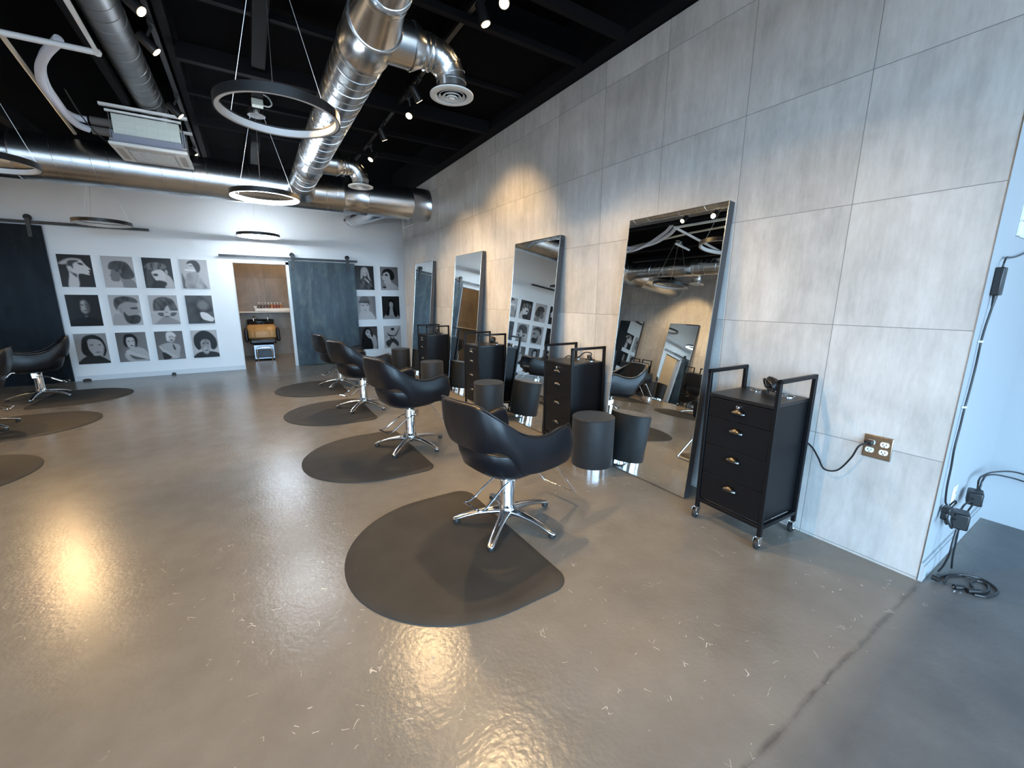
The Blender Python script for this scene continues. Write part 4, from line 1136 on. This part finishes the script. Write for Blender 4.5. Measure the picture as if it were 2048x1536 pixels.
# ------------------------------------------------------------------ ring pendants
def ring_pendant(x, y, z, lit, zc, lab):
    r = empty('ring_pendant', (x, y, z), 0, lab, 'pendant light', 'ring pendants')
    R1 = .338
    b = MB(); b.ring(R1 - .006, R1, -.024, .026, 96).ring(R1 - .028, R1 - .006, .018, .026, 96); b.build('ring_profile', M['ring_black'], r, 35)
    b = MB(); b.ring(R1 - .026, R1 - .0065, -.023, .017, 96); d = b.build('ring_diffuser', (M['ring_on'] if lit == 1 else M['ring_on2']) if lit else M['ring_off'], r, 35)
    d['label'] = 'glowing white diffuser' if lit else 'unlit white diffuser'
    for k in range(3):
        a = math.radians(21 + 120 * k)
        b = MB(); b.tube([(.075 * math.cos(a), .075 * math.sin(a), zc - z - .04), (R1 * .96 * math.cos(a), R1 * .96 * math.sin(a), .022)], .0016, 6); b.build('suspension_wire', M['wire'], r)
    b = MB(); b.lathe([(0, zc - z - .045), (.085, zc - z - .045), (.088, zc - z - .02), (.088, zc - z), (0, zc - z)], 36); b.build('canopy', M['brushed'], r, 40)
    b = MB(); b.box((-.055, -.03, zc - z), (.055, .035, zc - z + .018)); b.build('driver_box', M['white_plastic'], r)
ring_pendant(.276, 3.10, 2.5, False, 3.34, 'unlit black ring pendant light hanging nearest the camera at upper centre')
ring_pendant(.268, 5.55, 2.5, True, 3.34, 'lit white ring pendant light in front of the large cross duct')
ring_pendant(.258, 8.98, 2.5, 2, 3.34, 'lit white ring pendant light near the back wall, above the open doorway')
ring_pendant(-1.75, 8.80, 2.5, False, 3.34, 'unlit ring pendant light in front of the back wall above the left portraits')
ring_pendant(-1.75, 5.42, 2.5, False, 3.34, 'unlit ring pendant light cut by the left photo edge below the cross duct')
o = empty('junction_box', (.276, 5.30, 3.30), 0, 'small pale metal junction box with a cable loop under the ceiling girder', 'junction box')
b = MB(); b.box((-.05, -.04, 0), (.05, .04, .06)); b.build('box_body', M['ac_body'], o, bevel=.004)
b = MB(); b.tube(spline([(.05, 0, .02), (.10, .0, .02), (.13, .02, .06), (.10, .03, .12), (.03, .03, .14)], 8), .007, 8); b.build('cable_loop', M['white_pipe'], o)

# ------------------------------------------------------------------ track lights
def lamp(x, y, z, aim, power, lab, bright=True, size=.5, group='track spotlights'):
    aim = Vector(aim); p = Vector((x, y, z)); d = (aim - p).normalized()
    r = empty('track_spotlight', p, 0, lab, 'spotlight', group)
    b = MB()
    q = -d * .12
    b.tube([q, q + d * .01, d * -.004, d * .012], [.026, .034, .036, .036], 24); b.build('lamp_housing', M['ring_black'], r, 40)
    b = MB(); b.tube([d * .0125, d * .0145], .030, 24); l = b.build('lamp_lens', M['lens'] if bright else M['lens_dim'], r)
    l['label'] = 'glowing warm lens'
    b = MB(); b.tube([q * .6, Vector((0, 0, 3.36 - z))], .010, 10); b.box((-.02, -.05, 3.352 - z), (.02, .05, 3.375 - z)); b.build('mounting_arm', M['ring_black'], r)
    li = bpy.data.lights.new('lamp_beam', 'SPOT'); li.energy = power; li.color = (1, .67, .33)
    li.spot_size = math.radians(size); li.spot_blend = .7; li.shadow_soft_size = .03
    lo = bpy.data.objects.new('lamp_beam', li); col.objects.link(lo); lo.parent = r
    lo.location = d * .03; lo.rotation_euler = d.to_track_quat('-Z', 'Y').to_euler()
for x, lab in ((1.53, 'black lighting track above the right-hand stations'), (-2.95, 'black lighting track above the left-hand stations, seen by reflection'), (-.40, 'black lighting track left of the ring pendants')):
    r = empty('lighting_track', (x, 3.6, 3.375), 0, lab, 'track')
    b = MB(); b.box((-.018, -5.5, 0), (.018, 5.0 if x > 0 else (5.8 if x < -2 else 4.6), .03)); b.build('track_bar', M['ring_black'], r)
Z = 3.2
PWR = 300
# right-hand track
lamp(1.53, 2.54, Z, (.2, 1.0, 0), PWR * .65, 'bright track spotlight at the very top edge of the photo', size=80)
lamp(1.52, 2.77, Z, (2.3, 2.2, .4), PWR * .4, 'dark tilted track spotlight just below the one at the top edge', False, size=80)
lamp(1.52, 4.06, Z, (2.72, 4.45, 1.6), PWR * .5, 'dark cylinder spotlight right of the upper drop outlet', False, size=84)
lamp(1.55, 4.42, Z, (-.2, 2.8, 0), PWR * .65, 'bright track spotlight in the middle of the right track', size=80)
lamp(1.51, 5.19, Z, (2.5, 5.7, 1.2), PWR * .45, 'dark cylinder spotlight between two bright ones on the right track', False, size=84)
lamp(1.55, 5.98, Z, (-.6, 5.0, 0), PWR, 'bright track spotlight farthest along the right track, above the far drop outlet', size=80)
lamp(1.53, .9, Z, (-1.2, 1.4, 0), PWR * .5, 'track spotlight on the right track, above and outside the view', size=90)  # lamp on the track outside the view
# left-hand track
for y, ty, pw, br, lab in ((1.75, 1.35, 1.2, True, 'track spotlight aimed at the nearest drawer cart, seen by its shadow and in the mirror'),
                           (3.85, 3.0, 1.25, True, 'bright track spotlight at upper left, topmost of the left track'),
                           (4.37, 4.5, 1.25, True, 'bright track spotlight second from the top on the left track'),
                           (5.67, 5.9, 1.4, True, 'track spotlight glowing above the air conditioner corner'),
                           (7.38, 7.3, 1.1, False, 'farthest dim track spotlight beside the air conditioner panel')):
    lamp(-.40 if br else -.415, y, Z if br else 3.29, (2.3, ty, .5), PWR * pw * .66, lab, br, size=64)
lamp(-.40, .4, Z, (-1.8, 2.0, 0), PWR * .9, 'added track spotlight, out of view, warming the left foreground floor', size=90)  # unseen lamp added to bring warm light to the left floor
for y, tx, ty, lab in ((2.9, -4.0, 3.2, 'track spotlight over the left-hand stations, nearest the street'), (4.6, -4.0, 4.9, 'track spotlight over the left-hand stations, seen in the nearest mirror'),
                       (6.2, -4.0, 6.6, 'track spotlight over the left-hand stations, third from the back wall'), (7.63, -.9, 4.6, 'track spotlight over the left-hand stations, second from the back wall'), (9.06, -1.2, 5.4, 'track spotlight over the left-hand stations, nearest the back wall')):
    lamp(-2.95, y, Z, (tx, ty, 1.1 if tx < -3 else .3), PWR * (.95 if tx < -3 else .75), lab, size=85)

# ------------------------------------------------------------------ air conditioner
r = empty('air_conditioner', (-.735, 6.44, 2.95), 0, 'white ceiling cassette air conditioner hung from rods at upper left', 'air conditioner')
b = MB(); b.box((-.325, -.325, 0), (.325, .325, .035)); pn = b.build('fascia_panel', M['white_plastic'], r, bevel=.01)
b = MB()
b.box((-.2, -.2, -.006), (.2, .2, 0)); gr = b.build('return_grille', mat('grille_white', (.30, .29, .28), .6), pn, bevel=.003)
b = MB()
for k in range(13):
    a = -.18 + .03 * k
    b.box((a - .003, -.19, -.009), (a + .003, .19, -.0055)).box((-.19, a - .003, -.009), (.19, a + .003, -.0055))
b.build('grille_bars', M['white_plastic'], gr)
for (a0, b0, a1, b1) in ((-.21, -.29, .21, -.235), (-.21, .235, .21, .29), (-.29, -.21, -.235, .21), (.235, -.21, .29, .21)):
    k = MB(); k.box((a0, b0, -.004), (a1, b1, .0)); k.build('air_flap', M['flap'], pn, bevel=.003)
b = MB(); b.box((-.285, -.285, .035), (.285, .285, .12)); b.build('lower_casing', M['ac_skirt'], r, bevel=.004)
b = MB(); b.box((-.275, -.275, .12), (.275, .275, .31))
for k in range(1, 6): b.box((-.275 + k * .092 - .002, -.2765, .135), (-.275 + k * .092 + .002, -.274, .295))
for zz_ in (.18, .24): b.box((-.26, -.2765, zz_ - .002), (.26, -.274, zz_ + .002))
b.build('insulated_casing', M['ac_body'], r, bevel=.008)
b = MB()
for sx in (-1, 1):
    for sy in (-1, 1):
        b.cyl((sx * .30, sy * .25, .06), (sx * .30, sy * .25, .395), .006, 8).box((sx * .30 - .02, sy * .25 - .02, .06), (sx * .30 + .02, sy * .25 + .02, .075))
b.build('hanging_rods', M['brushed'], r)
for q0, q1 in (((-.36, -.27, .375), (.36, -.23, .40)), ((-.36, .23, .375), (.36, .27, .40)), ((-.32, -.27, .325), (.30, -.245, .345))):
    b = MB(); b.box(q0, q1); b.build('support_channel', M['white_pipe'], r)
for zs in (.255, .165):
    b = MB(); b.tube([(-.286, -.10, zs), (-.47, -.10, zs)], .040, 16); b.build('pipe_stub', M['grey_foam'], r)
for q0, q1 in (((.2855, -.25, .04), (.31, -.05, .24)), ((-.31, -.25, .04), (-.2855, -.05, .16))):
    b = MB(); b.box(q0, q1); b.build('control_box', M['ac_skirt'], r)
r = empty('refrigerant_hose', (-1.2, 6.3, 3.1), 0, 'pair of thick white insulated hoses curving into the air conditioner', 'hose')
h1 = [(-1.228, 6.34, 3.205), (-1.30, 6.32, 3.205), (-1.357, 6.20, 3.207), (-1.369, 5.925, 3.22), (-1.345, 5.644, 3.25), (-1.285, 5.42, 3.29), (-1.181, 5.194, 3.32), (-1.08, 5.04, 3.35), (-1.047, 4.99, 3.36)]
h2 = [(-1.228, 6.34, 3.115), (-1.295, 6.27, 3.125), (-1.325, 6.10, 3.155), (-1.335, 5.93, 3.20), (-1.345, 5.74, 3.27), (-1.31, 5.555, 3.335), (-1.215, 5.33, 3.375), (-1.11, 5.17, 3.405), (-1.07, 5.11, 3.42)]
for pts in (h1, h2):
    b = MB(); b.tube([Vector(p) - r.location for p in spline(pts, 6)], .032, 14); b.build('sleeved_hose', M['hose'], r)
def pipe(name, pts, rad, m, lab):
    r = empty(name, pts[0], 0, lab, 'pipe')
    b = MB(); o0 = Vector(pts[0])
    b.tube([Vector(p) - o0 for p in pts], rad, 14); b.build('pipe_run', m, r, 50)
    for p in pts[1:-1]:
        k = MB(); v = Vector(p) - o0
        k.lathe([(0, -rad * 1.3), (rad * 1.0, -rad * .9), (rad * 1.35, 0), (rad * 1.0, rad * .9), (0, rad * 1.3)], 14, v); k.build('pipe_elbow', m, r, 70)
pipe('drain_pipe', [(-2.9, 4.95, 3.27), (-.804, 4.815, 3.27), (-.782, 3.4, 3.27)], .022, M['white_pipe'], 'white pipe with an elbow crossing the black ceiling at top left')
pipe('drain_pipe', [(-1.33, 3.9, 3.37), (-1.365, 4.9, 3.345), (-1.483, 7.0, 3.23)], .018, M['cream_plastic'], 'cream sloping pipe running from the top left edge to the cross duct')
pipe('drain_pipe', [(-1.95, 5.30, 3.225), (-1.48, 5.27, 3.225)], .020, M['white_pipe'], 'short white pipe stub crossing behind the curved white hoses')
r = empty('ceiling_cable', (-1.0, 6.3, 3.2), 0, 'thin black cable drooping from the hoses to the air conditioner', 'cable')
b = MB(); b.tube([Vector(p) - r.location for p in spline([(-1.22, 5.70, 3.25), (-1.20, 5.95, 3.14), (-1.15, 6.10, 3.05), (-1.10, 6.18, 3.0), (-1.066, 6.2, 2.975)], 8)], .006, 8); b.build('cable_run', M['plastic'], r)

# ------------------------------------------------------------------ vent grille, wall sensor
r = empty('wall_vent', (XW, 8.09, 2.90), 0, 'white louvred vent grille high on the tile wall under the cross duct', 'vent')
b = MB()
b.box((-.012, -.31, -.155), (0, .31, -.13)).box((-.012, -.31, .13), (0, .31, .155)).box((-.012, -.31, -.13), (0, -.285, .13)).box((-.012, .285, -.13), (0, .31, .13))
b.build('vent_frame', M['white_plastic'], r, bevel=.002)
b = MB(); b.box((-.003, -.285, -.13), (-.001, .285, .13)); b.build('vent_back', M['slot'], r)
b = MB()
for k in range(9):
    y = -.25 + .0625 * k
    b.box((-.012, y - .012, -.13), (-.004, y + .012, .13))
b.build('vent_slats', M['white_plastic'], r)
o = MB().lathe([(0, 0), (.045, 0), (.04, .05), (.03, .06), (0, .062)], 20, M=Matrix.Rotation(PI / 2, 4, 'X')).build('wall_sensor', M['brushed'], None)
o.location = (1.90, YB, 3.02); tag(o, 'small round metal sensor on the back wall beside the flexible branch duct', 'sensor')

# ------------------------------------------------------------------ wash room lamp
r = empty('ceiling_lamp', (.9, 11.0, 3.6), 0, 'warm ceiling lamp lighting the wash room beyond the doorway', 'lamp')
b = MB(); b.lathe([(0, 0), (.08, 0), (.09, .03), (.09, .149), (0, .149)], 28); b.build('lamp_body', M['white_plastic'], r, 40)
li = bpy.data.lights.new('lamp_glow', 'POINT'); li.energy = 110; li.color = (1, .68, .38); li.shadow_soft_size = .08
lo = bpy.data.objects.new('lamp_glow', li); col.objects.link(lo); lo.parent = r; lo.location = (0, 0, -.12)

# ------------------------------------------------------------------ daylight
w = bpy.data.worlds.new('world'); sc.world = w; w.use_nodes = True
nt = w.node_tree; bg = nt.nodes['Background']
tc = nt.nodes.new('ShaderNodeTexCoord'); sx = nt.nodes.new('ShaderNodeSeparateXYZ'); nt.links.new(tc.outputs['Generated'], sx.inputs[0])
rp = nt.nodes.new('ShaderNodeValToRGB'); nt.links.new(sx.outputs[2], rp.inputs[0])
mr = nt.nodes.new('ShaderNodeMapRange'); nt.links.new(sx.outputs[2], mr.inputs[0]); mr.inputs[1].default_value = -1; mr.inputs[2].default_value = 1
nt.links.new(mr.outputs[0], rp.inputs[0])
cr = rp.color_ramp
cr.elements[0].position = .46; cr.elements[0].color = (.20, .22, .24, 1)
cr.elements[1].position = .54; cr.elements[1].color = (.45, .72, 1.0, 1)
nt.links.new(rp.outputs[0], bg.inputs[0]); bg.inputs[1].default_value = 20.0
def portal(loc, rot, sx_, sy_):
    a = bpy.data.lights.new('window_portal', 'AREA'); a.shape = 'RECTANGLE'; a.size = sx_; a.size_y = sy_
    a.cycles.is_portal = True
    o = bpy.data.objects.new('window_portal', a); col.objects.link(o); o.location = loc; o.rotation_euler = rot
portal(((FX0 + FX1) / 2, YF - .17, (FZ0 + FZ1) / 2), (PI / 2, 0, 0), FX1 - FX0, FZ1 - FZ0)
portal((XL - .22, (LY0 + LY1) / 2, (LZ0 + LZ1) / 2), (PI / 2, 0, -PI / 2), LY1 - LY0, LZ1 - LZ0)  # daylight through the added left opening

# ------------------------------------------------------------------ view
sc.view_settings.view_transform = 'Standard'
sc.view_settings.look = 'None'
sc.view_settings.gamma = 1
sc.view_settings.exposure = 0
sc.view_settings.use_curve_mapping = False
sc.cycles.max_bounces = 10
sc.cycles.glossy_bounces = 6
sc.cycles.diffuse_bounces = 5
sc.cycles.use_denoising = True
